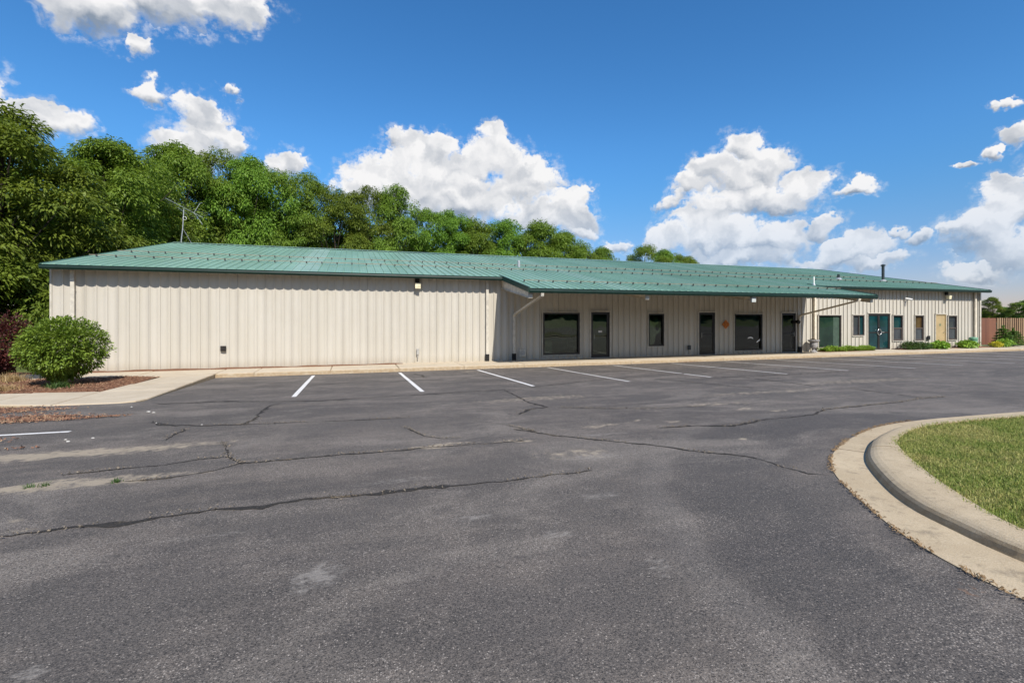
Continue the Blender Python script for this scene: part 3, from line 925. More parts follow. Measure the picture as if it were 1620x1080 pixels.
# chips washed over the asphalt at the left
P_ = []
for (cx, cy, rx, ry, n) in [(-7.4, 11.75, 1.7, .5, 2600), (-5.9, 11.6, .7, .22, 260), (-6.3, 10.3, 1.55, .42, 2600), (-5.1, 10.5, .55, .18, 420), (-4.75, 10.15, .5, .12, 300), (-5.6, 10.9, .7, .2, 150), (-4.05, 10.2, .32, .05, 130), (-5.1, 8.35, .62, .2, 420), (-6.4, 9.6, .7, .3, 300), (-4.3, 7.7, .6, .05, 40), (14.2, 18.0, .45, .08, 90)]:
    for _ in range(n):
        r = math.sqrt(rnd.random()) * (1 if rnd.random() < .8 else 1.35); a = rnd.uniform(0, 6.283)
        x = cx + rx * r * math.cos(a) + .2 * rx * mnoise.noise(Vector((cx, a * 2, 0))); y = cy + ry * r * math.sin(a)
        if y < 12.2 + max(0, -5.85 - x) * .38 or y > 17:
            P_.append((x, y, lot_z(y) + .004 + rnd.random() * .012))
chips('washed_mulch_chips', P_, M['chip'])


# ------------------------------------------------------------------ grass island with curb and gutter pan
def resample(pts, n):
    p = np.array(pts, float)
    # Catmull-Rom densify
    q = []
    for i in range(len(p) - 1):
        p0 = p[max(i - 1, 0)]; p1 = p[i]; p2 = p[i + 1]; p3 = p[min(i + 2, len(p) - 1)]
        for t in np.linspace(0, 1, 12, endpoint=False):
            q.append(.5 * ((2 * p1) + (-p0 + p2) * t + (2 * p0 - 5 * p1 + 4 * p2 - p3) * t * t + (-p0 + 3 * p1 - 3 * p2 + p3) * t ** 3))
    q.append(p[-1]); q = np.array(q)
    s = np.r_[0, np.cumsum(np.linalg.norm(np.diff(q, axis=0), axis=1))]
    u = np.linspace(0, s[-1], n)
    return np.c_[np.interp(u, s, q[:, 0]), np.interp(u, s, q[:, 1])]


O = [(3.12, -3), (3.14, -1), (3.18, .6), (3.27, 1.54), (3.36, 1.93), (3.56, 2.34), (3.97, 2.9), (4.35, 3.41), (4.71, 3.75), (5.22, 4.12), (5.95, 4.50), (6.62, 4.78), (7.2, 4.98), (8.17, 5.09), (9.4, 5.07), (12, 4.95), (24, 4.5)]
B = [(3.62, -3), (3.64, -1), (3.68, .7), (3.80, 1.79), (3.88, 2.04), (3.95, 2.21), (4.05, 2.47), (4.17, 2.68), (4.45, 3.02), (4.96, 3.54), (5.32, 3.83), (5.83, 4.16), (6.16, 4.33), (6.6, 4.51), (7.12, 4.68), (7.62, 4.74), (8.17, 4.74), (9.03, 4.73), (9.82, 4.67), (12, 4.55), (24, 4.1)]
Tc = [(3.68, -3), (3.70, -1), (3.74, .68), (3.845, 1.77), (3.93, 2.02), (4.0, 2.19), (4.10, 2.44), (4.22, 2.64), (4.49, 2.98), (5.0, 3.49), (5.36, 3.78), (5.87, 4.11), (6.19, 4.28), (6.62, 4.45), (7.13, 4.62), (7.62, 4.68), (8.17, 4.68), (9.03, 4.67), (9.82, 4.61), (12, 4.5), (24, 4.05)]
Gr = [(3.94, -3), (3.96, -1), (4.0, .7), (4.11, 1.92), (4.34, 2.25), (4.66, 2.67), (5.07, 3.11), (5.59, 3.62), (5.98, 3.95), (6.36, 4.14), (6.90, 4.36), (7.5, 4.49), (8.03, 4.51), (8.87, 4.48), (9.7, 4.42), (12, 4.3), (24, 3.85)]
NP = 180
rO, rB, rT, rG = (resample(a, NP) for a in (O, B, Tc, Gr))
# keep stations facing each other: take nearest points on the outer lines to each station of the crest
def nearest(line, pts, n=1500):
    d = resample(line, n); idx = [int(np.argmin(((d - p) ** 2).sum(1))) for p in pts]
    idx = np.maximum.accumulate(idx); return d[idx]


st = rT
rO = nearest(O, st); rB = nearest(B, st); rG = nearest(Gr, st)
# smooth stations a little
def smooth(a, k=3):
    for _ in range(k):
        b = a.copy(); b[1:-1] = (a[:-2] + a[1:-1] * 2 + a[2:]) / 4; a = b
    return a


rO, rB, rG = smooth(rO, 6), smooth(rB, 2), smooth(rG, 6)
H = 0.092
secs = []
for i in range(NP):
    o_, b_, t_, g_ = (Vector(q[i]) for q in (rO, rB, rT, rG))
    fade = 1.0
    rr = mnoise.noise(Vector((i * .35, 0, 0))) * .007 + mnoise.noise(Vector((i * 1.9, 4, 0))) * .004
    sec = [(o_.x, o_.y, lot_z(o_.y) - .12), (o_.x, o_.y, lot_z(o_.y) + .006), (*(o_.lerp(b_, .5)), lot_z(o_.lerp(b_, .5).y) + .006), (*b_, lot_z(b_.y) + .004)]
    h = H
    up = [(b_.lerp(t_, .15), .22), (b_.lerp(t_, .4), .50), (b_.lerp(t_, .75), .73), (t_.lerp(g_, .05), .88), (t_.lerp(g_, .16), .98), (t_.lerp(g_, .3), 1.04), (t_.lerp(g_, .55), 1.08), (t_.lerp(g_, .8), 1.09), (g_, 1.07)]
    for p, k in up:
        sec.append((p.x + rr, p.y + rr, lot_z(p.y) + h * k))
    ins = g_ + (g_ - t_).normalized() * .01
    sec.append((ins.x, ins.y, lot_z(g_.y) - .05))
    secs.append(sec)
# pieces of curb with a thin joint every few metres
curb_root = thing('island_curb', 'curved tan concrete curb and gutter around the grass island', 'curb', (5, 3, lot_z(3)))
joints = [0, 52, 118, NP - 1]
for a, b_ in zip(joints, joints[1:]):
    mb = MB(); k = len(secs[0]); v = []; f = []
    for i in range(a, b_ + 1):
        s = secs[i]
        if i == b_ and b_ != NP - 1:
            s = [tuple(np.array(secs[i - 1][q]) * .12 + np.array(secs[i][q]) * .88) for q in range(k)]
        v += s
    n = b_ - a + 1
    f = [(i * k + j, i * k + j + 1, (i + 1) * k + j + 1, (i + 1) * k + j) for i in range(n - 1) for j in range(k - 1)]
    f = [tuple(reversed(q)) for q in f]
    f += [tuple(range(k)), tuple(reversed(range((n - 1) * k, n * k)))]
    mb.add(v, f)
    mb.build('curb_section', M['curb'], curb_root, smooth=False)

# litter of straw and grit in the seam between pan and asphalt
P_ = []
for i in range(NP - 1):
    o_ = rO[i]; seg = np.linalg.norm(rO[i + 1] - rO[i])
    if o_[1] < 0 or o_[0] > 8: continue
    for _ in range(int(seg * 130)):
        t = rnd.random(); p = rO[i] * (1 - t) + rO[i + 1] * t
        n_ = np.array([-(rO[i + 1] - rO[i])[1], (rO[i + 1] - rO[i])[0]]) / max(seg, 1e-6)
        k = mnoise.noise(Vector((p[0] * 4, p[1] * 4, 0)))
        if k < -.25: continue
        d = rnd.gauss(0.004, .012) * (1 + k)
        P_.append((p[0] + n_[0] * d * 1 - .0, p[1] + n_[1] * d, lot_z(p[1]) + .005))
chips('gutter_straw', P_, M['litter'], (.012, .035), (.003, .008))

# turf of the island
ring = [tuple(q) for q in rG] + [(24, -3), (3.94, -3)][:1]
turf_poly = [tuple(q) for q in rG] + [(24, -3)]


def turf_z(x, y):
    return lot_z(y) + .085 + .012 * mnoise.noise(Vector((x * 1.7, y * 1.7, 0)))


mb = MB()
inner = smooth(rG + 0, 1)
rows = []
for t in np.linspace(0, 1, 24):
    rows.append([(g[0] * (1 - t) + (24 if True else 0) * t * 0 + t * 10.0 * (1 - t) + t * t * 14, g[1] * (1 - t) + t * -2.0) for g in inner[::3]])
v = []; f = []
nn = len(rows[0])
for r in rows:
    v += [(x, y, turf_z(x, y) - .03) for x, y in r]
for j in range(len(rows) - 1):
    for i in range(nn - 1):
        f.append((j * nn + i, j * nn + i + 1, (j + 1) * nn + i + 1, (j + 1) * nn + i))
mb.add(v, [tuple(reversed(q)) for q in f])
kind(mb.build('island_soil', M['thatch']), 'structure')


def in_poly(px, py, poly):
    poly = np.asarray(poly); x0, y0 = poly[:, 0], poly[:, 1]; x1, y1 = np.roll(x0, -1), np.roll(y0, -1)
    ins = np.zeros(len(px), bool)
    for a, b_, c_, d_ in zip(x0, y0, x1, y1):
        if b_ == d_: continue
        cross = ((b_ > py) != (d_ > py)) & (px < (c_ - a) * (py - b_) / (d_ - b_) + a)
        ins ^= cross
    return ins


def blades(name, xy, z, mat, hgt, wid, lean=.5, k='stuff', parent=None):
    n = len(xy)
    a = rng.uniform(0, 2 * np.pi, n); la = rng.uniform(0, 2 * np.pi, n)
    h = rng.uniform(hgt[0], hgt[1], n) ; w = rng.uniform(wid[0], wid[1], n)
    ln = np.abs(rng.normal(0, lean, n)) * h
    base = np.c_[xy, z]
    s = np.c_[np.cos(a), np.sin(a), np.zeros(n)] * w[:, None] / 2
    mid = base + np.c_[np.cos(la) * ln * .35, np.sin(la) * ln * .35, h * .6]
    tip = base + np.c_[np.cos(la) * ln, np.sin(la) * ln, h * (1 - .25 * np.minimum(ln / h, 1))]
    v = np.stack([base - s, base + s, mid + s * .75, mid - s * .75, tip], 1).reshape(-1, 3)
    i = np.arange(n)[:, None] * 5
    f = np.concatenate([i + [0, 1, 2], i + [0, 2, 3], i + [3, 2, 4]])
    o = link(name, np_mesh(name, v, f, mat), parent)
    if k: kind(o, k)
    return o


NB = 170000
bx = rng.uniform(3.9, 13.0, NB * 2); by = rng.uniform(1.0, 4.7, NB * 2)
keep = in_poly(bx, by, turf_poly) & (by > 0.35 * bx - 1.1)
bx, by = bx[keep][:NB], by[keep][:NB]
bz = np.array([0.424 - 0.031 * q + .055 for q in by])
blades('turf_grass', np.c_[bx, by], bz, M['turf'], (.022, .058), (.004, .008), .75)
ang = rng.uniform(0, len(rG) - 1, 9000); ii = ang.astype(int); tt = (ang - ii)[:, None]
edge = rG[ii] * (1 - tt) + rG[np.minimum(ii + 1, NP - 1)] * tt + rng.normal(0, .025, (9000, 2))
blades('turf_edge_grass', edge, 0.424 - 0.031 * edge[:, 1] + .07, M['turf'], (.03, .07), (.004, .008), .9)

# ------------------------------------------------------------------ building
X0, X1, YW = -9.48, 37.95, 20.0
EAVE_Y, EAVE_Z, SL = 19.55, 3.57, 0.2033
RIDGE_Y = 31.6
CAN_Y = 16.32; CX0, CX1 = 5.84, 22.92
RZ = lambda y: EAVE_Z + SL * (y - EAVE_Y)
bld = thing('metal_building', 'long low cream ribbed metal building with a green metal roof', 'building', (14.0, 20.0, 0))

openings = dict(  # x0, x1, z0, z1
    W1=(8.01, 9.81, .19, 2.07), D1=(10.38, 11.34, .0, 2.11), w1=(13.43, 14.31, .48, 2.04), D2=(16.34, 17.31, .0, 2.11), W2=(18.53, 20.34, .16, 2.04), D3=(21.64, 22.60, .0, 2.10),
    WA=(24.23, 25.92, .20, 1.99), WB=(26.80, 27.70, .84, 2.0), DD=(27.99, 29.76, .0, 2.09), WC=(30.02, 30.85, .5, 2.0), WD=(31.88, 32.65, .48, 1.99), TD=(33.71, 34.64, .0, 2.06), WE=(34.85, 35.66, .48, 1.98))

NPAN = 52
PW = (X1 - X0) / NPAN
RP = PW / 3
prof = []
for k in range(3):
    b0 = k * RP
    prof += [(b0 + 0.003, .017), (b0 + 0.012, .017), (b0 + .0135, -.028), (b0 + .036, -.028), (b0 + .048, -.004)]
    for t in (.12, .25, .4, .55, .7, .85):
        xx = b0 + .048 + (RP - .048) * t
        prof.append((xx, -.004 + .044 * math.sin(math.pi * t)))
prof = [(0.0, .012)] + prof + [(PW - .0015, 0.012)]
WALL_TOP = RZ(YW) - .05


def prof_y(x):
    for (xa, ya), (xb, yb) in zip(prof, prof[1:]):
        if xa <= x <= xb:
            return ya + (yb - ya) * (x - xa) / max(xb - xa, 1e-9)
    return 0.0


plain_panel = None
for i in range(NPAN):
    px0 = X0 + i * PW
    ops = [o for o in openings.values() if o[1] > px0 and o[0] < px0 + PW]
    if not ops and plain_panel is not None:
        link('wall_panel', plain_panel, bld, (px0 - 14, 0, 0))
        continue
    cuts = sorted({round(p[0], 5) for p in prof} | {round(min(max(q - px0, 0), PW - .0015), 5) for o in ops for q in o[:2]})
    whole = len(ops) == 1 and ops[0][0] <= px0 + 1e-4 and ops[0][1] >= px0 + PW - .002
    mb = MB(); mlow = MB()
    for a, b_ in zip(cuts, cuts[1:]):
        if b_ - a < 1e-5: continue
        xm = px0 + (a + b_) / 2
        spans = [(0.0, WALL_TOP)]
        for o in ops:
            if o[0] < xm < o[1]:
                spans = [(s, o[2]) for s, e in spans if o[2] > s] + [(o[3], e) for s, e in spans if o[3] < e]
        for s, e in spans:
            ya, yb = prof_y(a), prof_y(b_)
            (mlow if whole and e <= ops[0][2] + 1e-4 else mb).add([(a, ya, s), (b_, yb, s), (b_, yb, e), (a, ya, e)], [(0, 1, 2, 3)])
    if mlow.f:
        link('wall_panel', mlow.mesh('wall_panel', M['wall']), bld, (px0 - 14, 0, 0))
    me = mb.mesh('wall_panel', M['wall'])
    if not ops: plain_panel = me
    link('wall_panel', me, bld, (px0 - 14, 0, 0))
# inner liner, end walls and back wall close the shell
mb = MB()
for xa, xb, y0 in ((X0 + .02, 7.5, YW + .30), (7.5, 23.1, 26.0), (23.1, X1 - .02, YW + .30)):
    mb.prism([(y0, -.1), (43.3, -.1), (43.3, RZ(YW) - .06), (RIDGE_Y, RZ(RIDGE_Y) - .06), (y0, RZ(y0) - .06)], 'x', xa, xb)
mb.prism([(YW + .08, 2.75), (25.99, 2.75), (25.99, RZ(25.99) - .06), (YW + .08, RZ(YW + .08) - .06)], 'x', 7.51, 23.09)
mb.build('building_shell', M['inside'], bld)
MB().box(7.5, 23.1, YW + .06, 25.99, -.2, .008).build('room_floor', M['carpet'], bld)
mb = MB()
for xa, xb in zip((7.5, 9.81, 11.34, 14.31, 17.31, 20.34, 22.60), (8.01, 10.38, 13.43, 16.34, 18.53, 21.64, 23.1)):
    mb.box(xa + .03, xb - .03, YW + .115, YW + .14, .008, 2.745)
mb.box(7.98, 9.84, YW + .115, YW + .14, .008, .19).box(7.98, 9.84, YW + .115, YW + .14, 2.09, 2.745).box(10.35, 11.37, YW + .115, YW + .14, 2.13, 2.745).box(13.40, 14.34, YW + .115, YW + .14, .008, .48).box(13.40, 14.34, YW + .115, YW + .14, 2.06, 2.745)
mb.box(16.31, 17.34, YW + .115, YW + .14, 2.13, 2.745).box(18.50, 20.37, YW + .115, YW + .14, .008, .16).box(18.50, 20.37, YW + .115, YW + .14, 2.06, 2.745).box(21.61, 22.63, YW + .115, YW + .14, 2.12, 2.745)
mb.build('inner_wall', M['inside'], bld)
MB().box(12.2, 12.3, YW + .2, 25.98, .01, 2.74).build('room_partition', M['inside'], bld)
MB().box(15.6, 15.7, YW + .2, 25.98, .01, 2.74).build('room_partition', M['inside'], bld)
MB().box(20.9, 21.0, YW + .2, 25.98, .01, 2.74).build('room_partition', M['inside'], bld)
dk = thing('office_desk', 'office desk with a pale drawer unit seen through the left large window', 'desk', (9.0, 21.1, 0))
MB().box(8.25, 9.95, 20.75, 21.45, .80, .835).build('desk_top', M['grey2'], dk)
for za, zb in ((.02, .27), (.28, .53), (.54, .79)):
    MB().box(8.32, 8.80, 20.80, 21.40, za, zb).build('drawer', M['white'], dk)
MB().box(9.86, 9.91, 20.80, 21.40, .01, .80).build('side_panel', M['grey2'], dk)

MB().box(X0 - .02, X0 + .03, YW - .038, YW + .3, 0, WALL_TOP - .02).build('corner_trim', M['trim'], bld)
MB().box(X1 - .06, X1 + .02, YW - .038, YW + .3, 0, WALL_TOP - .02).box(X1 - .10, X1 - .06, YW - .034, YW - .03, 0, WALL_TOP - .02).build('corner_trim', M['trim'], bld)

# roof sheets
rp = []
for k in range(3):
    b0 = k * RP
    rp += [(b0 + .0, 0), (b0 + .012, .034), (b0 + .042, .034), (b0 + .054, 0), (b0 + .13, 0), (b0 + .137, .006), (b0 + .16, .006), (b0 + .167, 0), (b0 + .215, 0), (b0 + .222, .006), (b0 + .245, .006), (b0 + .252, 0)]
rp.append((PW - .002, 0))


def roof_mesh(y0, y1, nseg, seed):
    mb = MB(); v = []; f = []
    ys = [y0 + (y1 - y0) * j / nseg for j in range(nseg + 1)]
    for y in ys:
        for x, h in rp:
            v.append((x, y - 20.0, RZ(y) + h))
    n = len(rp)
    for j in range(nseg):
        for i in range(n - 1):
            f.append((j * n + i, j * n + i + 1, (j + 1) * n + i + 1, (j + 1) * n + i))
    # turned-down lip at the eave so that the rib ends read
    k0 = len(v)
    for x, h in rp:
        v.append((x, y0 - 20.0, RZ(y0) - .012))
    for i in range(n - 1):
        f.append((k0 + i, k0 + i + 1, i + 1, i))
    mb.add(v, f)
    return mb.mesh('roof_panel', M['roof'])


r_short = roof_mesh(EAVE_Y - .07, RIDGE_Y, 3, 0); r_long = roof_mesh(CAN_Y - .07, RIDGE_Y, 4, 1)
for i in range(NPAN):
    px0 = X0 + i * PW
    c = px0 + PW / 2
    link('roof_panel', r_long if CX0 < c < CX1 else r_short, bld, (px0 - 14, 0, 0))
# true canopy edges fall on sheet edges
CX0 = X0 + PW * math.ceil((CX0 - PW / 2 - X0) / PW); CX1 = X0 + PW * (math.floor((CX1 - PW / 2 - X0) / PW) + 1)
mb = MB(); mb.prism([(RIDGE_Y, RZ(RIDGE_Y)), (43.7, RZ(EAVE_Y)), (43.7, RZ(EAVE_Y) - .03), (RIDGE_Y, RZ(RIDGE_Y) - .03)], 'x', X0 - .02, X1 + .02)
mb.build('rear_roof', M['roof'], bld)
MB().prism([(RIDGE_Y - .28, RZ(RIDGE_Y - .28) + .045), (RIDGE_Y, RZ(RIDGE_Y) + .055), (RIDGE_Y + .28, RZ(RIDGE_Y - .28) + .045), (RIDGE_Y, RZ(RIDGE_Y) + .035)], 'x', X0, X1).build('ridge_cap', M['roof'], bld)


def gutter(name, x0, x1, y, ztop, h=.145, d=.115):
    """box gutter with a K-shaped face: y is the front face"""
    p = [(y, ztop), (y - 0.0, ztop - .02), (y + .022, ztop - .03), (y + .012, ztop - h * .55), (y + .045, ztop - h), (y + d + .03, ztop - h), (y + d + .03, ztop - .01), (y + d + .018, ztop - .01), (y + d + .018, ztop - h + .012), (y + .05, ztop - h + .012), (y + .024, ztop - h * .55), (y + .034, ztop - .034), (y + .012, ztop - .024), (y + .012, ztop)]
    return MB().prism(p, 'x', x0, x1).build(name, M['gutter'], bld)


gz = RZ(EAVE_Y) - .012
gutter('gutter', X0 - .06, CX0 + .02, EAVE_Y - .12, gz)
gutter('gutter', CX1 - .02, X1 + .08, EAVE_Y - .12, gz)
gutter('canopy_gutter', CX0 - .03, CX1 + .03, CAN_Y - .12, RZ(CAN_Y) - .012, .165)
# eave closure under the overhang
MB().prism([(EAVE_Y + .02, RZ(EAVE_Y) - .03), (YW + .06, RZ(YW) - .03), (YW + .06, RZ(YW) - .06), (EAVE_Y + .02, RZ(EAVE_Y) - .16)], 'x', X0 + .03, CX0).build('eave_soffit', M['trim'], bld)
MB().prism([(EAVE_Y + .02, RZ(EAVE_Y) - .03), (YW + .06, RZ(YW) - .03), (YW + .06, RZ(YW) - .06), (EAVE_Y + .02, RZ(EAVE_Y) - .16)], 'x', CX1, X1 - .03).build('eave_soffit', M['trim'], bld)


def rake(x, y0, y1, side, h=.17, mat='fascia', zo=.045):
    a, b_ = (x - .045, x) if side < 0 else (x, x + .045)
    MB().prism([(y0, RZ(y0) + zo), (y1, RZ(y1) + zo), (y1, RZ(y1) + zo - h), (y0, RZ(y0) + zo - h)], 'x', a, b_).build('rake_trim', M[mat], bld)


rake(X0 - .004, EAVE_Y - .06, RIDGE_Y, -1)
rake(X1 + .004, EAVE_Y - .06, RIDGE_Y, 1)
rake(CX0 - .004, CAN_Y - .06, YW - .06, -1, .20)
rake(CX1 + .004, CAN_Y - .06, YW - .06, 1, .20)
# tapered canopy rafters and the purlins they carry
for x in (CX0 + .075, 11.0, 16.15, CX1 - .10):
    y0, y1 = CAN_Y + .12, YW - .04
    w = .07
    d0, d1 = .37, .54
    mb = MB().prism([(y0, RZ(y0) - .04), (y1, RZ(y1) - .04), (y1, RZ(y1) - d1), (y0, RZ(y0) - d0)], 'x', x - .012, x + .012)
    for dz in (0, 1):
        zt = (lambda y: RZ(y) - .04) if dz == 0 else (lambda y: RZ(y) - d0 - (d1 - d0) * (y - y0) / (y1 - y0))
        e = .012
        for sx in (-1, 1):
            mb.prism([(y0, zt(y0)), (y1, zt(y1)), (y1, zt(y1) - e), (y0, zt(y0) - e)], 'x', x + sx * .0125, x + sx * w)
    r_ = mb.build('canopy_rafter', M['rafter'], bld)
    MB().box(x - .085, x + .085, y0 - .014, y0 - .001, RZ(y0) - d0 - .012, RZ(y0) - .05).build('end_plate', M['trim'], r_)
for y in (CAN_Y + .18, 17.4, 18.5, 19.5):
    MB().box(CX0 + .02, CX1 - .02, y, y + .06, RZ(y) - .16, RZ(y) - .012).build('canopy_purlin', M['rafter'], bld)


MB().prism([(CAN_Y + .08, RZ(CAN_Y + .08) - .002), (YW - .05, RZ(YW - .05) - .002), (YW - .05, RZ(YW - .05) - .011), (CAN_Y + .08, RZ(CAN_Y + .08) - .011)], 'x', CX0 + .02, CX1 - .02).build('canopy_soffit', M['soffit'], bld)


# downspouts with black boots
def downspout(x, pts=None, mat='trim', boot=True, top=3.44, foot_z=.28, wd=.115):
    yb = YW - .085
    if pts is None:
        pts = [(x, EAVE_Y - .03, top), (x, EAVE_Y + .02, top - .10), (x, yb - .01, top - .24), (x, yb, top - .34), (x, yb, foot_z)]
        pts = [(x, yb, top - .02), (x, yb, foot_z)]
    d = MB().sweep(pts, wd, .085).build('downspout', M[mat], bld, bevel=.008)
    for zs in ((1.55, 2.75) if pts[0][1] > 19 else ()):
        MB().box(x - .066, x + .066, yb - .046, yb + .046, zs, zs + .025).build('strap', M[mat], d)
    if boot:
        MB().box(x - .08, x + .08, yb - .055, yb + .055, .0, foot_z + .02).build('drain_boot', M['black'], d, bevel=.01)
    return d


downspout(-8.86)
downspout(5.44)
downspout(23.9, mat='rafter')
downspout(37.30, mat='rafter')
yb = YW - .085
downspout(6.64, [(6.50, CAN_Y - .05, 2.73), (6.50, CAN_Y - .03, 2.64), (6.64, yb - .05, 1.98), (6.64, yb, 1.88), (6.64, yb, .28)])
downspout(22.82, [(22.24, CAN_Y - .05, 2.73), (22.24, CAN_Y - .03, 2.64), (22.82, yb - .05, 1.98), (22.82, yb, 1.88), (22.82, yb, .28)], 'rafter', wd=.14)


# windows and doors
def bars(mb, x0, x1, z0, z1, w, y0, y1, mids=(), vmids=()):
    mb.box(x0, x1, y0, y1, z1 - w, z1); mb.box(x0, x1, y0, y1, z0, z0 + w)
    mb.box(x0, x0 + w, y0, y1, z0 + w, z1 - w); mb.box(x1 - w, x1, y0, y1, z0 + w, z1 - w)
    for z in mids:
        mb.box(x0 + w, x1 - w, y0 + .004, y1, z - w * .42, z + w * .42)
    for x in vmids:
        mb.box(x - w * .4, x + w * .4, y0 + .005, y1 - .003, z0 + w, z1 - w)
    return mb


def trim_round(x0, x1, z0, z1, parent, w=.045, bottom=True):
    mb = MB()
    y0, y1 = YW - .042, YW - .004
    mb.box(x0 - w, x1 + w, y0 - .03, y1, z1 + .001, z1 + w)
    mb.box(x0 - w, x0 - .001, y0, y1, z0, z1); mb.box(x1 + .001, x1 + w, y0, y1, z0, z1)
    if bottom: mb.box(x0 - w, x1 + w, y0, y1, z0 - w, z0 - .001)
    mb.build('trim', M['trim'], parent)


def window(key, fm='bronze', gm='glass', fw=.055, double=False, gm2=None, label=None, reveal_strip=False, slide=False):
    x0, x1, z0, z1 = openings[key]
    mb = bars(MB(), x0, x1, z0, z1, fw, YW - .035, YW + .10)
    o = mb.build('window', M[fm], bld)
    if label: o['label'] = label
    zi = (z0 + z1) / 2
    if double:
        MB().box(x0 + fw, x1 - fw, YW - .012, YW + .055, zi - .022, zi + .022).build('meeting_rail', M[fm], o)
        bars(MB(), x0 + fw, x1 - fw, z0 + fw, zi - .022, .035, YW - .008, YW + .05).build('sash', M[fm], o)
        MB().box(x0 + fw, x1 - fw, YW + .06, YW + .07, zi, z1 - fw).build('pane', M[gm2 or gm], o)
        MB().box(x0 + fw + .035, x1 - fw - .035, YW + .03, YW + .04, z0 + fw + .035, zi - .022).build('pane', M[gm], o)
    elif slide:
        xm = x0 + (x1 - x0) * .58
        MB().box(xm - .03, xm + .03, YW - .01, YW + .055, z0 + fw, z1 - fw).build('meeting_rail', M[fm], o)
        MB().box(x0 + fw, xm - .03, YW + .05, YW + .06, z0 + fw, z1 - fw).build('pane', M['greyglass'], o)
        MB().box(xm + .03, x1 - fw, YW + .035, YW + .045, z0 + fw, z1 - fw).build('pane', M[gm], o)
    else:
        xe = x1 - fw
        if reveal_strip:
            xe = x0 + (x1 - x0) * .70
            MB().box(xe + .001, x1 - fw, YW + .052, YW + .062, z0 + fw, z1 - fw).build('pane', M['reveal_strip'], o)  # paler strip of pane, standing in for the inner wall behind the glass
        MB().box(x0 + fw, xe, YW + .05, YW + .06, z0 + fw, z1 - fw).build('pane', M[gm], o)
    trim_round(x0, x1, z0, z1, o, .035)
    return o


window('W1', fw=.075)
w2 = window('W2', fw=.075, label='large dark window with white marks on its glass')
# two white brush-like marks on the second window's glass
arc = []
cxa, cza = 19.62, .70
for k in range(9):
    a = math.radians(150 - 125 * k / 8)
    r = .17
    w = .018 + .022 * math.sin(math.pi * k / 8)
    arc += [(cxa + (r - w) * math.cos(a) * 1.1, YW + .046, cza + (r - w) * math.sin(a) * .75), (cxa + (r + w) * math.cos(a) * 1.1, YW + .046, cza + (r + w) * math.sin(a) * .75)]
MB().add(arc, [(2 * i, 2 * i + 1, 2 * i + 3, 2 * i + 2) for i in range(8)]).build('white_mark', M['white'], w2)
MB().add([(20.0, YW + .046, .56), (20.10, YW + .046, .57), (20.24, YW + .046, .66), (20.25, YW + .046, .75), (20.16, YW + .046, .69), (20.08, YW + .046, .64)], [(0, 1, 2, 3, 4, 5)]).build('white_mark', M['white'], w2)
window('w1', fw=.065, double=False)
window('WA', 'bronze2', 'glass_green', .05, reveal_strip=True)
window('WB', 'bronze2', 'glass_teal', .055, slide=True)
window('WC', 'bronze2', 'greyglass', .06, double=True, gm2='glass_teal')
window('WD', 'bronze2', 'greyglass', .06, double=True, gm2='amber', label='narrow window with an amber upper pane')
window('WE', 'bronze2', 'greyglass', .06, double=True)


def glass_door(key, hinge_right=True, bar=False, gm='glass'):
    x0, x1, z0, z1 = openings[key]
    f = .045
    o = MB().box(x0, x0 + f, YW - .035, YW + .12, z0, z1).box(x1 - f, x1, YW - .035, YW + .12, z0, z1).box(x0 + f, x1 - f, YW - .035, YW + .12, z1 - f, z1).build('door', M['bronze'], bld)
    a, b_ = x0 + f + .004, x1 - f - .004
    lf = MB()
    st = .085
    lf.box(a, a + st * .6, YW - .01, YW + .035, z0 + .02, z1 - f - .004).box(b_ - st, b_, YW - .01, YW + .035, z0 + .02, z1 - f - .004)
    lf.box(a + st * .6, b_ - st, YW - .01, YW + .035, z1 - f - .004 - .07, z1 - f - .004).box(a + st * .6, b_ - st, YW - .01, YW + .035, z0 + .02, z0 + .17)
    if bar:
        lf.box(a + st * .6, b_ - st, YW - .022, YW - .0, z0 + .98, z0 + 1.04)
    lf.build('door_leaf', M['bronze'], o)
    MB().box(a + st * .6, b_ - st, YW + .012, YW + .02, z0 + .17, z1 - f - .074).build('pane', M[gm], o)
    hx = a + st * .35 if hinge_right else b_ - st * .5
    sx = 1 if hinge_right else -1
    MB().tube([(hx + sx * .05, YW - .012, z0 + 1.10), (hx + sx * .06, YW - .065, z0 + 1.09), (hx + sx * .06, YW - .07, z0 + .86), (hx + sx * .05, YW - .012, z0 + .84)], .012, 6).lathe([(.02, 0), (.02, .02)], 10).build('handle', M['chrome'], o)
    trim_round(x0, x1, z0, z1, o, .05, False)
    MB().box(x0, x1, YW - .06, YW + .12, z0 - .002, z0 + .014).build('threshold', M['galv'], o)
    return o


d1 = glass_door('D1')
# small white notice on the first door, its print too small to read
s = MB().box(10.78, 10.96, YW + .004, YW + .010, 1.17, 1.25).build('door_notice', M['white'], d1)
MB().box(10.815, 10.83, YW + .0025, YW + .0035, 1.19, 1.232).box(10.85, 10.90, YW + .0025, YW + .0035, 1.222, 1.232).box(10.905, 10.93, YW + .0025, YW + .0035, 1.19, 1.232).build('notice_print', M['black'], d1)
glass_door('D2', bar=True)
glass_door('D3', hinge_right=False, bar=True)
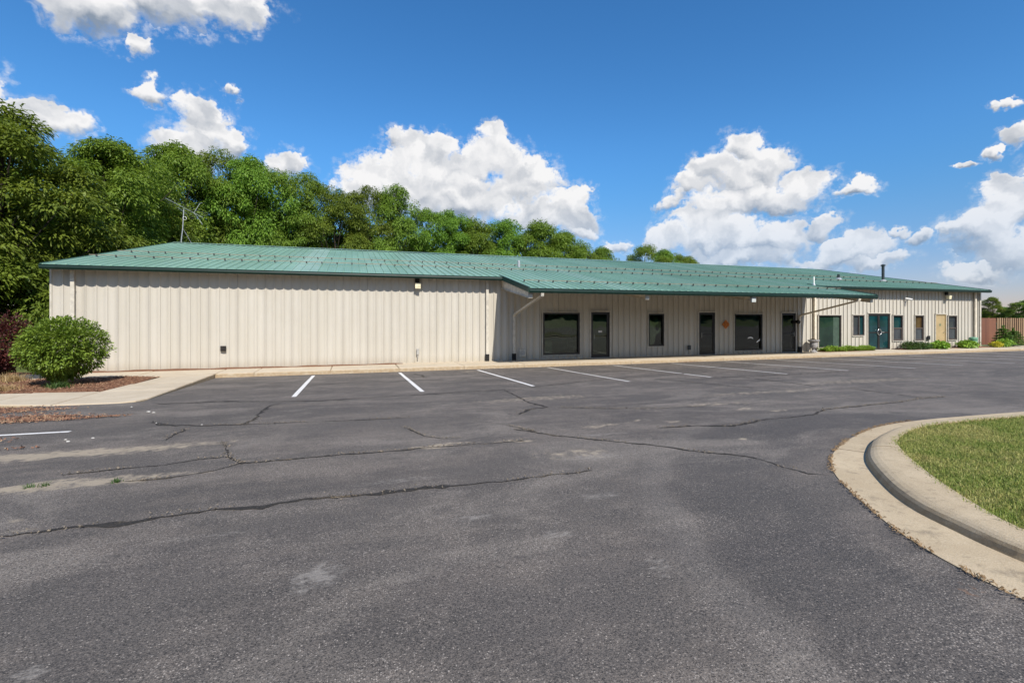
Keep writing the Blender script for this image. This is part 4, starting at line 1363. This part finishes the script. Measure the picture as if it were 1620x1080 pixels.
# double entrance with ring pulls
x0, x1, z0, z1 = openings['DD']
o = MB().box(x0, x0 + .05, YW - .035, YW + .12, z0, z1).box(x1 - .05, x1, YW - .035, YW + .12, z0, z1).box(x0 + .05, x1 - .05, YW - .035, YW + .12, z1 - .05, z1).build('double_door', M['bronze'], bld)
xm = (x0 + x1) / 2
for a, b_, gm in ((x0 + .054, xm - .004, 'glass_teal'), (xm + .004, x1 - .054, 'glass_teal')):
    bars(MB(), a, b_, z0 + .02, z1 - .054, .075, YW - .01, YW + .035, mids=(1.0,)).build('door_leaf', M['bronze'], o)
    MB().box(a + .075, b_ - .075, YW + .012, YW + .02, z0 + .095, z1 - .13).build('pane', M[gm], o)
rp_ = []
for k in range(17):
    a = 2 * math.pi * k / 16
    rp_.append((xm + .0 + .15 * math.cos(a), YW - .05, 1.02 + .17 * math.sin(a)))
MB().tube(rp_, .018, 8, False).build('ring_pull', M['chrome'], o, smooth=True)
MB().box(xm + .15, xm + .38, YW - .06, YW - .03, .985, 1.045).build('ring_pull', M['chrome'], o)
trim_round(x0, x1, z0, z1, o, .05, False)
MB().box(x0, x1, YW - .06, YW + .12, -.002, .014).build('threshold', M['galv'], o)
# tan steel door
x0, x1, z0, z1 = openings['TD']
o = MB().box(x0, x0 + .05, YW - .04, YW + .12, z0, z1).box(x1 - .05, x1, YW - .04, YW + .12, z0, z1).box(x0 + .05, x1 - .05, YW - .04, YW + .12, z1 - .05, z1).build('steel_door', M['tan'], bld)
MB().box(x0 + .053, x1 - .053, YW + .0, YW + .045, .012, z1 - .053).build('door_leaf', M['tan'], o, bevel=.004)
MB().lathe([(.028, 0), (.03, .02), (.012, .03), (.012, .05), (.03, .06), (.03, .08), (.01, .09)], 12).mesh  # profile of a knob
kb = MB(); kb.tube([(x1 - .13, YW - .0, .98), (x1 - .13, YW - .05, .98)], .014, 8); kb.tube([(x1 - .13, YW - .05, .98), (x1 - .25, YW - .055, .98)], .012, 8); kb.build('handle', M['chrome'], o)
pl = MB().tube([(x0 + .44, YW - .004, 1.42), (x0 + .44, YW - .0005, 1.42)], .09, 14).build('door_emblem', plain('faded_emblem', (0.16, 0.17, 0.09), .7), o)
trim_round(x0, x1, z0, z1, o, .05, False)


# snow guard rails with clamps on the ribs
def snow_rail(x0, x1, y, first, step=2):
    z = RZ(y) + .10
    o = MB().box(x0, x1, y - .012, y + .012, z - .012, z + .012).build('snow_rail', M['rail'], bld)
    mb = MB()
    x = X0 + .027 + RP * first
    k = 0
    while x < x1:
        if x > x0:
            mb.box(x - .024, x + .024, y - .024, y + .024, RZ(y) + .036, z + .02)
        x += RP * step
    kind(mb.build('rail_clamp', M['clamp'], o), 'stuff')


snow_rail(X0 + .1, X1 - .3, 22.2, 1)
snow_rail(X0 + .15, X1 - 4.0, 24.4, 2)
snow_rail(CX0 + .3, CX1 - .3, 17.8, 52)


# things through the roof
def pipe(x, y, r, top, mat, name='vent_pipe', flash=True, cap=False):
    z = RZ(y)
    mb = MB().tube([(x, y, z - .05), (x, y, top)], r, 12)
    o = mb.build(name, M[mat], bld, smooth=False)
    if flash:
        MB().lathe([(r * 2.4, z - .02), (r * 2.3, z + .05), (r * 1.12, z + .12)], 12, x, y).build('flashing', M['galv'], o)
    if cap:
        MB().lathe([(r * 1.02, top - .03), (r * 1.6, top - .02), (r * 1.6, top + .05), (r * .4, top + .09)], 12, x, y).build('cap', M[mat], o)
    return o


pipe(8.28, 24.05, .075, RZ(24.05) + .36, 'galv', flash=False)
pipe(23.15, 19.35, .035, RZ(19.35) + .48, 'white')
pipe(30.0, 23.3, .08, RZ(23.3) + .34, 'pipe')
pipe(33.7, 23.05, .085, RZ(23.05) + 1.05, 'pipe', 'flue_pipe', True, True)


# lamps, boxes and fittings screwed to the wall
def flood(x, z):
    o = MB().box(x - .09, x + .09, YW - .11, YW - .03, z + .10, z + .34).build('wall_lamp', M['black'], bld, bevel=.01)
    MB().prism([(YW - .10, z + .08), (YW - .30, z + .06), (YW - .27, z - .16), (YW - .10, z - .12)], 'x', x - .11, x + .11).build('lamp_head', M['lamp'], o, bevel=.012)


flood(2.50, 3.17); flood(34.62, 3.14)
MB().box(-4.54, -4.36, YW - .075, YW - .03, .63, .82).box(-4.50, -4.40, YW - .082, YW - .075, .68, .77).build('vent_hood', M['bronze'], bld)
o = MB().box(2.47, 2.57, YW - .10, YW - .03, .34, .58).build('outlet_box', M['grey'], bld, bevel=.01)
MB().tube([(2.52, YW - .06, .34), (2.52, YW - .06, .16)], .022, 8).build('conduit', M['grey'], o)
o = MB().box(6.90, 7.20, YW - .065, YW - .03, .14, .46).build('outlet_box', M['trim'], bld, bevel=.01)
MB().tube([(7.05, YW - .065, .32), (7.05, YW - .12, .32)], .10, 16).build('outlet_cover', M['grey'], o)
MB().box(15.66, 15.82, YW - .085, YW - .03, .27, .49).build('outlet_box', M['pipe'], bld, bevel=.01)
MB().box(32.93, 33.13, YW - .09, YW - .03, .52, .76).build('outlet_box', M['black'], bld, bevel=.01)
o = MB().box(22.60, 22.68, YW - .08, YW - .03, 1.58, 1.70).build('wall_lamp', M['black'], bld)
MB().tube([(22.64, YW - .08, 1.64), (22.64, YW - .20, 1.60)], [.085, .10], 12).build('lamp_head', M['black'], o)
MB().box(16.95, 17.22, YW - .12, YW - .03, 2.58, 2.84).build('junction_box', M['white'], bld, bevel=.01) if False else None
o = MB().box(16.08, 16.30, CAN_Y + .02, CAN_Y + .10, 2.50, 2.72).build('canopy_lamp', M['grey2'], bld, bevel=.01)
o = MB().tube([(31.03, YW - .03, 2.80), (31.03, YW - .12, 2.80), (31.03, YW - .14, 2.92)], .02, 8).box(30.97, 31.09, YW - .05, YW - .03, 2.60, 2.84).build('security_camera', M['grey'], bld)
MB().tube([(31.16, YW - .34, 2.90), (30.98, YW - .08, 2.99)], [.065, .05], 10).build('camera_body', M['white'], o)

# ------------------------------------------------------------------ loose things at the building
pq = thing('wall_plaque', 'orange diamond shaped ornament hung on the wall beside the second glass door', 'plaque', (17.96, YW - .04, 1.51))
mb = MB()
out = []
for k in range(48):
    a = 2 * math.pi * k / 48
    r = .215 / (abs(math.cos(a)) + abs(math.sin(a))) ** .85 * (1 + .03 * math.cos(12 * a))
    out.append((17.96 + r * math.cos(a), 1.51 + r * 1.04 * math.sin(a)))
mb.prism(out, 'y', YW - .075, YW - .035); mb.build('board', M['orange'], pq)
mb = MB()
for (r, dz) in ((.06, .0), (.125, 0)):
    mb.tube([(17.96 + r * math.cos(a), YW - .08, 1.51 + r * math.sin(a) * (1 - .1 * math.cos(4 * a))) for a in np.linspace(0, 2 * math.pi, 25)], .011, 6, False)
for k in range(6):
    a = math.pi / 6 + k * math.pi / 3
    mb.tube([(17.96 + .065 * math.cos(a), YW - .08, 1.51 + .065 * math.sin(a)), (17.96 + .15 * math.cos(a), YW - .08, 1.51 + .15 * math.sin(a))], .010, 6)
mb.build('relief', M['maroon'], pq)

un = thing('urn_planter', 'grey stone urn planter standing against the wall by the canopy downspout', 'planter', (23.46, 19.62, 0))
MB().lathe([(.17, 0), (.17, .05), (.13, .07), (.06, .12), (.055, .17), (.10, .20), (.165, .27), (.19, .36), (.185, .46), (.19, .54), (.27, .60), (.285, .63), (.27, .66), (.22, .665), (.20, .64)], 24, 23.46, 19.62).build('bowl', M['urn'], un, smooth=False)
MB().lathe([(.20, .62), (.15, .69), (.05, .73)], 16, 23.40, 19.62).build('soil', M['soil'], un)

gb = thing('utility_pedestal', 'green plastic utility pedestal standing by the last window', 'utility box', (36.56, 19.62, 0))
MB().lathe([(.20, 0), (.20, .52), (.215, .53), (.215, .60), (.19, .64), (.10, .655)], 18, 36.56, 19.62).build('casing', M['boxgreen'], gb)
MB().lathe([(.222, .50), (.222, .53)], 18, 36.56, 19.62).build('rim', M['boxgreen'], gb)

# TV antenna on the ridge
an = thing('tv_antenna', 'tall TV antenna on a thin metal mast at the roof ridge', 'antenna', (-9.0, RIDGE_Y, RZ(RIDGE_Y)))
zr = RZ(RIDGE_Y)
MB().tube([(-9.14, RIDGE_Y, zr - .1), (-9.05, RIDGE_Y, zr + .9), (-9.0, RIDGE_Y, 7.95)], .022, 8).build('mast', M['galv'], an)
mb = MB()
mb.tube([(-9.06, RIDGE_Y, zr + .85), (-8.55, RIDGE_Y - .3, zr)], .008, 5); mb.tube([(-9.06, RIDGE_Y, zr + .85), (-9.35, RIDGE_Y + .5, zr - .05)], .008, 5)
mb.build('guy_strut', M['galv'], an)
A, Bm = Vector((-9.72, RIDGE_Y - .5, 8.38)), Vector((-8.2, RIDGE_Y + .6, 7.62))
MB().tube([A, Bm], .013, 6).tube([A + Vector((.5, .3, -.42)), Bm + Vector((-.75, -.3, .12))], .012, 6).build('boom', M['galv'], an)
dirn = (Bm - A).normalized()
el = Vector((0.75, -.62, .12)).normalized()
for k in range(13):
    t = k / 12
    L = .25 + .55 * t
    c = A.lerp(Bm, t * .9 + .03)
    MB().tube([c - el * L, c + el * L], .0055, 5).build('element', M['galv'], an)
for s_ in (-1, 1):
    c = A.lerp(Bm, .74)
    MB().tube([c, c + Vector((.28, .1, .5 * s_ + .1)), c + Vector((.40, .1, .62 * s_))], .012, 5).build('reflector', M['galv'], an)
MB().tube([(-8.94 + .09 * math.cos(a), RIDGE_Y - .06, 7.42 + .09 * math.sin(a)) for a in np.linspace(0, 6.28, 14)], .009, 5).build('cable_loop', M['white'], an)


# ------------------------------------------------------------------ vegetation
def leaf_quads(cent, dirs, L, W, droop=.35):
    """bent leaf sprays: each a base, middle and tip pair (two quads)"""
    n = len(cent)
    up = np.array([0, 0, 1.0])
    side = np.cross(dirs, up); side /= np.maximum(np.linalg.norm(side, axis=1, keepdims=True), 1e-4)
    side += rng.normal(0, .35, (n, 3)); side /= np.linalg.norm(side, axis=1, keepdims=True)
    L = L[:, None]; W = W[:, None]
    a = cent; m = cent + dirs * L * .5; t = m + (dirs - up * droop) * L * .5
    v = np.stack([a - side * W * .25, a + side * W * .25, m + side * W * .5, m - side * W * .5, t + side * W * .22, t - side * W * .22], 1).reshape(-1, 3)
    i = np.arange(n)[:, None] * 6
    f = np.concatenate([i + [0, 1, 2, 3], i + [3, 2, 4, 5]])
    return v, f


def crown_mesh(name, seed, R, z0, z1, lobes, per_lobe, per_cl, mat, leaf=(.30, .5), lw=(.10, .2), cl_r=.42):
    global rng
    rng = np.random.default_rng(seed)
    cs = []
    Hc = z1 - z0
    for k in range(lobes):
        t = (k + .5) / lobes
        a = k * 2.39996 + rng.uniform(-.4, .4)
        zz = z0 + Hc * (0.10 + .80 * t)
        env = math.sqrt(max(.05, 1 - (2 * (t - .45)) ** 2 * .85))
        rad = R * env * rng.uniform(.30, .80) * (0.35 if t > .9 else 1)
        lr = R * rng.uniform(.26, .46) * (1 - .25 * t)
        c = np.array([rad * math.cos(a), rad * math.sin(a), zz])
        for _ in range(per_lobe):
            d = rng.normal(0, 1, 3); d /= np.linalg.norm(d)
            if d[2] < -.2 and rng.random() < .6: d[2] *= -1
            cs.append(c + d * lr * np.array([1, 1, .75]) * rng.uniform(.7, 1.08))
    cs = np.array(cs)
    n = len(cs) * per_cl
    ci = np.repeat(np.arange(len(cs)), per_cl)
    dm = rng.normal(0, 1, (n, 3)); dm /= np.linalg.norm(dm, axis=1, keepdims=True)
    dm[:, 2] = np.where(rng.random(n) < .25, -.5, 1) * np.abs(dm[:, 2]) * .95 - .12
    csz = rng.uniform(.7, 1.35, len(cs))[ci]
    off = dm * (rng.uniform(.55, 1.05, n) * csz)[:, None] * np.array([cl_r, cl_r, cl_r * .82]) * 1.5
    cent = cs[ci] + off
    ctr = np.array([0, 0, (z0 + z1) / 2 - Hc * .1])
    d = dm * .9 + (cs[ci] - ctr) / np.linalg.norm(cs[ci] - ctr, axis=1, keepdims=True) * .35 + rng.normal(0, .3, (n, 3))
    d[:, 2] = d[:, 2] * .6 - .30
    d /= np.linalg.norm(d, axis=1, keepdims=True)
    v, f = leaf_quads(cent, d, rng.uniform(*leaf, n), rng.uniform(*lw, n), .75)
    return np_mesh(name, v, f, mat), cs


def trunk_mesh(name, seed, z1, cs, r=.26):
    rr = random.Random(seed)
    mb = MB()
    pts = []; rad = []
    for k in range(9):
        t = k / 8
        pts.append((.25 * math.sin(t * 3 + seed), .25 * math.cos(t * 2.3 + seed) - .25, -.3 + (z1 * .9) * t)); rad.append(r * (1.25 if k == 0 else 1) * (1 - .85 * t))
    mb.tube(pts, rad, 9)
    idx = list(range(len(cs))); rr.shuffle(idx)
    for j in idx[:26]:
        e = Vector(cs[j]); t = min(.85, max(.2, (e.z - 2.2) / (z1 * .9)))
        k = int(t * 8); s = Vector(pts[k]); r0 = rad[k] * .5
        m = s.lerp(e, .5) + Vector((0, 0, -.25 + rr.uniform(-.2, .3)))
        mb.tube([s, s.lerp(m, .5) + Vector((0, 0, -.1)), m, e], [r0, r0 * .75, r0 * .5, .015], 5)
    return mb.mesh(name, M['bark'], True)


TREES = []
for i in range(5):
    cm, cs = crown_mesh('crown', 100 + i, 4.4, [2.6, 3.4, 2.2, 3.0, 2.8][i], [12.2, 12.0, 11.8, 12.4, 12][i], [14, 13, 15, 13, 16][i], 22, [125, 140, 110, 135, 120][i], M['leaf'], [(.12, .23), (.10, .19), (.15, .26), (.11, .21), (.13, .24)][i], [(.055, .10), (.05, .09), (.06, .11), (.05, .095), (.055, .10)][i], [.40, .36, .46, .38, .42][i])
    TREES.append((cm, trunk_mesh('trunk', i, 12, cs), 12.3))


def plant_tree(i, x, y, top, wr, label, group, base=-.1, rz=None, name='leafy_tree', mat=None):
    cm, tm, H0 = TREES[i % len(TREES)]
    o = thing(name, label, 'tree', (x, y, base), group)
    sz = (top - base) / H0
    o.rotation_euler.z = rnd.uniform(0, 6.28) if rz is None else rz
    for nm, me in (('crown', cm), ('trunk', tm)):
        c = link(nm, me, o)
        c.scale = (wr / 4.4, wr / 4.4, sz)
    return o


GB = 'trees behind the metal building'
trees = [  # x, y, top, half width, label
    (-18.5, 33.0, 10.7, 5.0, 'big leafy tree at the picture’s left edge, its crown reaching highest above the shrubs'),
    (-15.3, 28.0, 12.1, 4.4, 'big leafy tree with a dark trunk showing just left of the building corner'),
    (-14.0, 35.0, 13.1, 4.4, 'tall leafy tree rising over the roof’s left gable end, left of the antenna'),
    (-15.0, 41.0, 14.1, 4.3, 'leafy tree set back behind the left gable, between two nearer crowns'),
    (-13.5, 44.5, 16.2, 4.8, 'tall leafy tree directly behind the TV antenna'),
    (-11.0, 47.5, 16.5, 4.4, 'tall leafy tree just right of the TV antenna'),
    (-8.6, 46.6, 16.3, 4.2, 'leafy tree under the square white cloud, second right of the antenna'),
    (-6.4, 48.0, 15.4, 3.8, 'leafy tree whose crown steps down toward the small round cloud'),
    (-3.9, 49.0, 15.4, 3.9, 'leafy tree with pointed top just right of the small round cloud'),
    (-1.5, 48.5, 14.3, 3.9, 'leafy tree in the dip left of the large central cloud'),
    (1.4, 49.0, 14.5, 3.6, 'upright leafy tree in front of the central cloud’s left end'),
    (4.0, 49.0, 15.0, 3.6, 'upright leafy tree, the last tall one before the tree line drops'),
    (6.9, 49.5, 12.9, 3.8, 'rounded tree just right of where the tree line drops'),
    (9.4, 49.0, 12.9, 3.7, 'rounded tree under the middle of the central cloud'),
    (12.3, 50.0, 13.0, 3.9, 'rounded tree under the tower of the central cloud'),
    (15.8, 50.0, 12.6, 4.0, 'dark rounded tree behind the roof’s small grey vent pipe'),
    (19.6, 50.0, 13.3, 4.3, 'dense dome-shaped tree, the highest near the end of the tree line'),
    (22.8, 51.0, 12.3, 3.9, 'dense tree on the right shoulder of the dome-shaped tree'),
    (26.0, 53.0, 11.3, 3.2, 'smaller tree at the right end of the dense tree line'),
    (30.2, 55.0, 11.4, 3.0, 'small loose tree poking over the ridge beside the gap of sky'),
    (35.2, 53.0, 11.3, 3.6, 'rounded low tree over the ridge, right of the gap of sky'),
    (38.4, 54.0, 11.2, 3.2, 'low tree over the ridge touching the right-hand cloud’s foot'),
    (41.2, 55.0, 10.7, 2.8, 'bright low treetop barely showing over the ridge'),
    (44.3, 56.0, 10.4, 2.8, 'last and lowest bright treetop showing over the ridge on the right'),
]
for k, (x, y, top, wr, lab) in enumerate(trees):
    plant_tree(k * 2 + (k // 3), x, y, top, wr, lab, GB)
# fill-in wood further back: one mass
mb_v = []; mb_f = []
cnt = 0
cmv = []
rng = np.random.default_rng(77)
n = 45000
tx = rng.uniform(-46, 40, n); ty = 58 + rng.uniform(-3, 5, n)
topz = np.interp(tx, [-46, -20, -5, 6, 12, 24, 30, 40], [13.5, 13, 12.8, 11.5, 10.5, 10.2, 7.4, 7.2]) + 1.3 * np.sin(tx * 1.3) * np.sin(tx * .37 + 1)
tz = topz * rng.uniform(.05, 1, n) ** .7
d = rng.normal(0, 1, (n, 3)); d[:, 1] -= .4; d[:, 2] -= .2; d /= np.linalg.norm(d, axis=1, keepdims=True)
vv, ff = leaf_quads(np.c_[tx, ty, tz], d, rng.uniform(.35, .7, n), rng.uniform(.2, .4, n), .5)
kind(link('woodland', np_mesh('woodland', vv, ff, M['leaf'])), 'stuff')

# understorey shrubs left of the building
for k, (x, y, h, w, lab) in enumerate([
        (-13.4, 25.2, 4.3, 2.6, 'dense green understorey shrub against the building’s left corner'),
        (-16.4, 26.5, 4.8, 2.8, 'dense green understorey shrub at the picture’s left edge'),
        (-12.4, 29.8, 5.6, 2.4, 'dark shrub in the shade behind the building’s left corner'),
        (-20.5, 30.0, 6.0, 3.2, 'tall shrub under the leftmost big tree')]):
    if k == 0:
        um, ucs = crown_mesh('foliage', 55, 2.5, .2, 4.2, 13, 24, 70, M['leaf'], (.14, .26), (.05, .10), .30)
        utm = trunk_mesh('stem', 9, 3.6, ucs, .07)
    o = thing('understorey_shrub', lab, 'shrub', (x, y, -.1), 'understorey shrubs left of the building')
    o.rotation_euler.z = k * 1.7
    for nm, me in (('foliage', um), ('stem', utm)):
        c = link(nm, me, o); c.scale = (w / 2.5, w / 2.5, h / 4.3)

# far trees to the right beyond the fence
for k, (px, d_, top, wr, lab) in enumerate([
        (1569, 92, 5.9, 2.3, 'distant rounded dark tree standing alone just right of the building'),
        (1612, 88, 4.9, 2.2, 'distant tree at the picture’s right edge above the pale fence boards'),
        (1590, 110, 4.6, 2.4, 'distant low tree between the lone round tree and the right edge'),
        (1640, 84, 5.3, 3.0, 'distant tree cut by the right border'),
        (1556, 120, 3.8, 2.6, 'distant low tree peeping out behind the building corner')]):
    u = (px - 810) / 767
    th = math.radians(18.2)
    x = d_ * (math.sin(th) + u * math.cos(th)); y = d_ * (math.cos(th) - u * math.sin(th))
    o = thing('far_tree', lab, 'tree', (x, y, -.2), 'distant trees beyond the fence')
    o.rotation_euler.z = k * 2.1
    for nm, me in (('crown', TREES[k % 5][0]), ('trunk', TREES[k % 5][1])):
        c = link(nm, me, o); c.scale = (wr / 4.4, wr / 4.4, (top + .2) / 12.3)

# woods behind the photographer, seen only as reflections in the panes
rng = np.random.default_rng(78)
n = 16000
tx = rng.uniform(-60, 110, n); ty = -24 - rng.uniform(0, 6, n)
tz = 1.5 + (5.5 + 2 * np.sin(tx * .45)) * rng.uniform(0, 1, n)
d = rng.normal(0, 1, (n, 3)); d[:, 1] += .3; d /= np.linalg.norm(d, axis=1, keepdims=True)
vv, ff = leaf_quads(np.c_[tx, ty, tz], d, rng.uniform(1.0, 1.8, n), rng.uniform(.8, 1.3, n), .5)
kind(link('woodland_across_the_road', np_mesh('woodland_across_the_road', vv, ff, M['leaf_far'])), 'stuff')


def shrub(name, label, x, y, z, rx, ry, h, n, mat, leaf, lw, stems=7, group=None, skirt=.1, seed=1, flat=1.0, droop=.3, low=0.12):
    """small shrub: leaf layer over an ellipsoid plus inner leaves and real stems"""
    global rng
    rng = np.random.default_rng(seed)
    d = rng.normal(0, 1, (n, 3)); d /= np.linalg.norm(d, axis=1, keepdims=True)
    r = np.where(rng.random(n) < .72, rng.uniform(.86, 1.04, n), rng.uniform(.3, .9, n))
    ph = np.arctan2(d[:, 1], d[:, 0])
    nz1 = np.array([mnoise.noise(Vector(q) * 2.1 + Vector((seed, 0, 0))) for q in d])
    nz2 = np.array([mnoise.noise(Vector(q) * 5.5 + Vector((0, seed, 0))) for q in d])
    lump = 1 + .20 * nz1 + .16 * nz2
    r = np.where((nz2 < -.22) & (r > .8), r * rng.uniform(.55, .8, n), r)
    r = np.where(rng.random(n) < .012, r * rng.uniform(1.04, 1.16, n), r)
    zc = h * .56
    c = d * (r * lump)[:, None] * np.array([rx, ry, h * .46])
    c[:, 2] = zc + c[:, 2]
    taper = np.clip((c[:, 2] / h + low) / .42, .55, 1)
    c[:, 0] *= taper; c[:, 1] *= taper
    c += rng.normal(0, .018, c.shape)
    dr = d + rng.normal(0, .55, (n, 3)); dr[:, 2] = dr[:, 2] * flat
    dr /= np.linalg.norm(dr, axis=1, keepdims=True)
    v, f = leaf_quads(c, dr, rng.uniform(*leaf, n), rng.uniform(*lw, n), droop)
    o = thing(name, label, 'shrub', (x, y, z), group)
    link('foliage', np_mesh('foliage', v, f, mat), o)
    mb = MB(); rr = random.Random(seed)
    for k in range(stems):
        a = k * 6.283 / stems + rr.uniform(-.3, .3); q = rr.uniform(.3, .75)
        mb.tube([(.04 * math.cos(a), .04 * math.sin(a), -.05), (rx * .25 * q * math.cos(a), ry * .25 * q * math.sin(a), h * .3), (rx * .75 * q * math.cos(a), ry * .75 * q * math.sin(a), h * .72)], [.018, .013, .005], 5)
    mb.build('stems', M['twig'], o, off=(0, 0, 0))
    return o


shrub('round_bush', 'large rounded green bush in the mulch bed at the left', -7.36, 16.05, .05, 0.90, 0.94, 1.72, 19000, M['bush'], (.045, .085), (.028, .05), 14, seed=3)
shrub('burgundy_shrub', 'burgundy leaved shrub cut by the left edge beside the big green bush', -9.55, 17.75, .05, .80, .75, 1.85, 7500, M['red'], (.04, .08), (.025, .05), 12, seed=8, low=.0)

tf = thing('dry_grass_tuft', 'tuft of dry straw coloured grass in the bed below the burgundy shrub', 'grass tuft', (-9.02, 17.2, .04))
n = 420
q = rng.normal(0, .13, (n, 2))
blades('blades', q, np.zeros(n), M['straw'], (.12, .34), (.006, .012), .9, None, tf)
for (x, y, lab) in ((-7.1, 15.3, 'low green weed tuft at the front foot of the large bush'), (-8.1, 15.2, 'thin dry weed tuft in the mulch left of the bush foot')):
    tf = thing('bed_weed', lab, 'weed', (x, y, .04), None)
    blades('blades', rng.normal(0, .12, (240, 2)), np.zeros(240), M['darkbush'] if x > -8 else M['straw'], (.08, .22), (.008, .02), .8, None, tf)

# plants along the right wing
gc_rng = np.random.default_rng(12)
n = 5200
gx = gc_rng.uniform(24.15, 27.9, n); gy = gc_rng.uniform(19.47, 19.9, n)
rng = np.random.default_rng(13)
gcv, gcf = leaf_quads(np.c_[gx, gy, .03 + gc_rng.uniform(0, .2, n) * (1 - .3 * np.sin(gx * 5))], np.c_[rng.normal(0, 1, n), rng.normal(0, 1, n), rng.uniform(.2, 1.2, n)] / 1.4, rng.uniform(.05, .11, n), rng.uniform(.03, .06, n), .4)
kind(link('ground_cover', np_mesh('ground_cover', gcv, gcf, M['hosta'])), 'stuff')
shrub('dark_shrub', 'dark green low shrub under the narrow window right of the double door', 30.75, 19.5, 0, .55, .36, .42, 1300, M['darkbush'], (.05, .10), (.03, .06), 5, seed=21)
shrub('dark_shrub', 'dark green spreading shrub below the blank wall, right of its darker twin', 31.75, 19.5, 0, .58, .34, .36, 1200, M['darkbush'], (.05, .10), (.03, .06), 5, seed=22)
shrub('lime_hosta', 'lime green leafy plant to the left of the tan door', 33.15, 19.42, 0, .52, .34, .40, 800, M['hosta'], (.09, .17), (.07, .12), 4, seed=23)
shrub('lime_hosta', 'lime green leafy plant between the tan door and the green pedestal', 35.65, 19.42, 0, .60, .34, .40, 850, M['hosta'], (.09, .17), (.07, .12), 4, seed=24)
shrub('yellow_plant', 'low yellow flowering plant at the building’s right corner', 38.25, 19.35, 0, .30, .28, .34, 500, M['yellow'], (.05, .10), (.04, .07), 4, seed=25)
shrub('lime_plant', 'small green plant between the yellow flowers and the dwarf spruce', 39.15, 19.4, 0, .45, .4, .48, 600, M['hosta'], (.06, .12), (.04, .07), 4, seed=26)


def spruce(label, x, y, h, r, seed):
    global rng
    rng = np.random.default_rng(seed)
    cs = []; ds = []
    tiers = 6
    for k in range(tiers):
        z = h * (.08 + .82 * k / tiers); rr = r * (1 - .8 * k / tiers)
        nb = max(5, int(11 * (1 - .5 * k / tiers)))
        for b_ in range(nb):
            a = 6.283 * b_ / nb + k + rng.uniform(-.2, .2)
            for s in np.linspace(.15, 1, 9):
                for _ in range(9):
                    p = np.array([math.cos(a) * rr * s, math.sin(a) * rr * s, z + .10 * h * (1 - s) - .02 * s + .05 * s * s])
                    cs.append(p + rng.normal(0, .018, 3))
                    d = np.array([math.cos(a), math.sin(a), .25]) + rng.normal(0, .5, 3); ds.append(d / np.linalg.norm(d))
    for _ in range(120):
        cs.append([rng.normal(0, .02), rng.normal(0, .02), h * rng.uniform(.85, 1)]); d = np.array([rng.normal(0, .5), rng.normal(0, .5), 1]); ds.append(d / np.linalg.norm(d))
    cs = np.array(cs); ds = np.array(ds); n = len(cs)
    v, f = leaf_quads(cs, ds, rng.uniform(.07, .13, n), rng.uniform(.025, .045, n), .1)
    o = thing('dwarf_spruce', label, 'spruce', (x, y, 0), 'dwarf spruces by the fence')
    link('foliage', np_mesh('foliage', v, f, M['spruce']), o)
    MB().tube([(0, 0, -.05), (0, 0, h * .95)], [.035, .01], 6).build('trunk', M['bark'], o, off=(0, 0, 0))


spruce('dwarf spruce with a taller thin leader, left one of the pair by the fence', 39.75, 19.75, 1.32, .62, 31)
spruce('broad dwarf spruce before the fence, right one of the pair', 40.75, 19.75, 1.12, .78, 32)

# board fence at the right
fn = thing('board_fence', 'brown shadow-box wooden board fence beyond the building’s right end', 'fence', (43, 21.0, 0))
pw_ = .14
bm1 = MB().box(-pw_ / 2, pw_ / 2, -.012, .012, .04, 1.83).mesh('board', M['fence'])
bm2 = MB().box(-pw_ / 2, pw_ / 2, -.012, .012, .04, 1.83).mesh('board', M['fence_pale'])
fx = 38.1; k = 0
while fx < 52:
    tight = fx < 41.4
    y = 20.95
    dz = rnd.uniform(-.012, .012)
    link('board', bm1 if tight or k % 2 else bm2, fn, (fx - 43, y - 21.0 + (0 if tight or k % 2 == 0 else .085), dz))
    fx += .146 if tight else .118
    k += 1
for z in (.35, .95, 1.55):
    MB().box(38.1, 52, 20.975, 21.012, z, z + .085).build('fence_rail', M['fence'], fn)
for x in np.arange(38.4, 52, 2.4):
    MB().box(x, x + .09, 21.055, 21.145, 0, 1.86).build('fence_post', M['fence'], fn)

# stones and weeds on the asphalt
for (x, y, s, lab) in ((-4.15, 11.45, .05, 'small white stone chip closest to the sidewalk corner'), (-3.57, 10.57, .075, 'white stone chip, left one of the close pair on the asphalt'), (-3.44, 10.42, .07, 'white stone chip, right one of the close pair on the asphalt'),
                  (-3.71, 8.16, .045, 'small white stone chip just right of the left stall line’s end'), (-3.61, 8.0, .06, 'larger white stone chip nearest the viewer, below the left stall line’s end'), (-3.40, 8.15, .05, 'flat white stone chip, rightmost of the three by the left stall line'),
                  (-3.0, 9.2, .03, 'tiny white stone chip above the hooked crack at the left'), (-2.25, 8.75, .035, 'tiny white stone chip beside the hooked crack at the left')):
    bmv = []; r_ = random.Random(int(x * 100))
    mb = MB(); prof_ = [(s * .3, 0), (s * .5, s * .12), (s * .42, s * .3), (s * .15, s * .38)]
    mb.lathe(prof_, 7)
    mb.v = [(a * r_.uniform(.8, 1.5), b_ * r_.uniform(.7, 1.1), c_) for a, b_, c_ in mb.v]
    o = mb.build('stone_chip', M['stone']); o.location = (x, y, lot_z(y) + .002); o.rotation_euler.z = r_.uniform(0, 3)
    o.scale = (.75, .75, .75); tag(o, lab, 'stone', 'white stone chips on the lot')
for (x, y, lab, n) in ((-2.87, 5.71, 'tiny green weed in the asphalt crack nearest the left edge', 40), (-2.76, 5.72, 'tiny green weed just right of the leftmost weed', 36), (-2.16, 5.63, 'green weed tuft alone at the right end of the sandy crack', 60)):
    o = thing('crack_weed', lab, 'weed', (x, y, lot_z(y)), 'weeds in the asphalt cracks')
    blades('blades', rng.normal(0, .022, (n, 2)), np.zeros(n), M['darkbush'], (.02, .055), (.003, .007), .9, None, o)
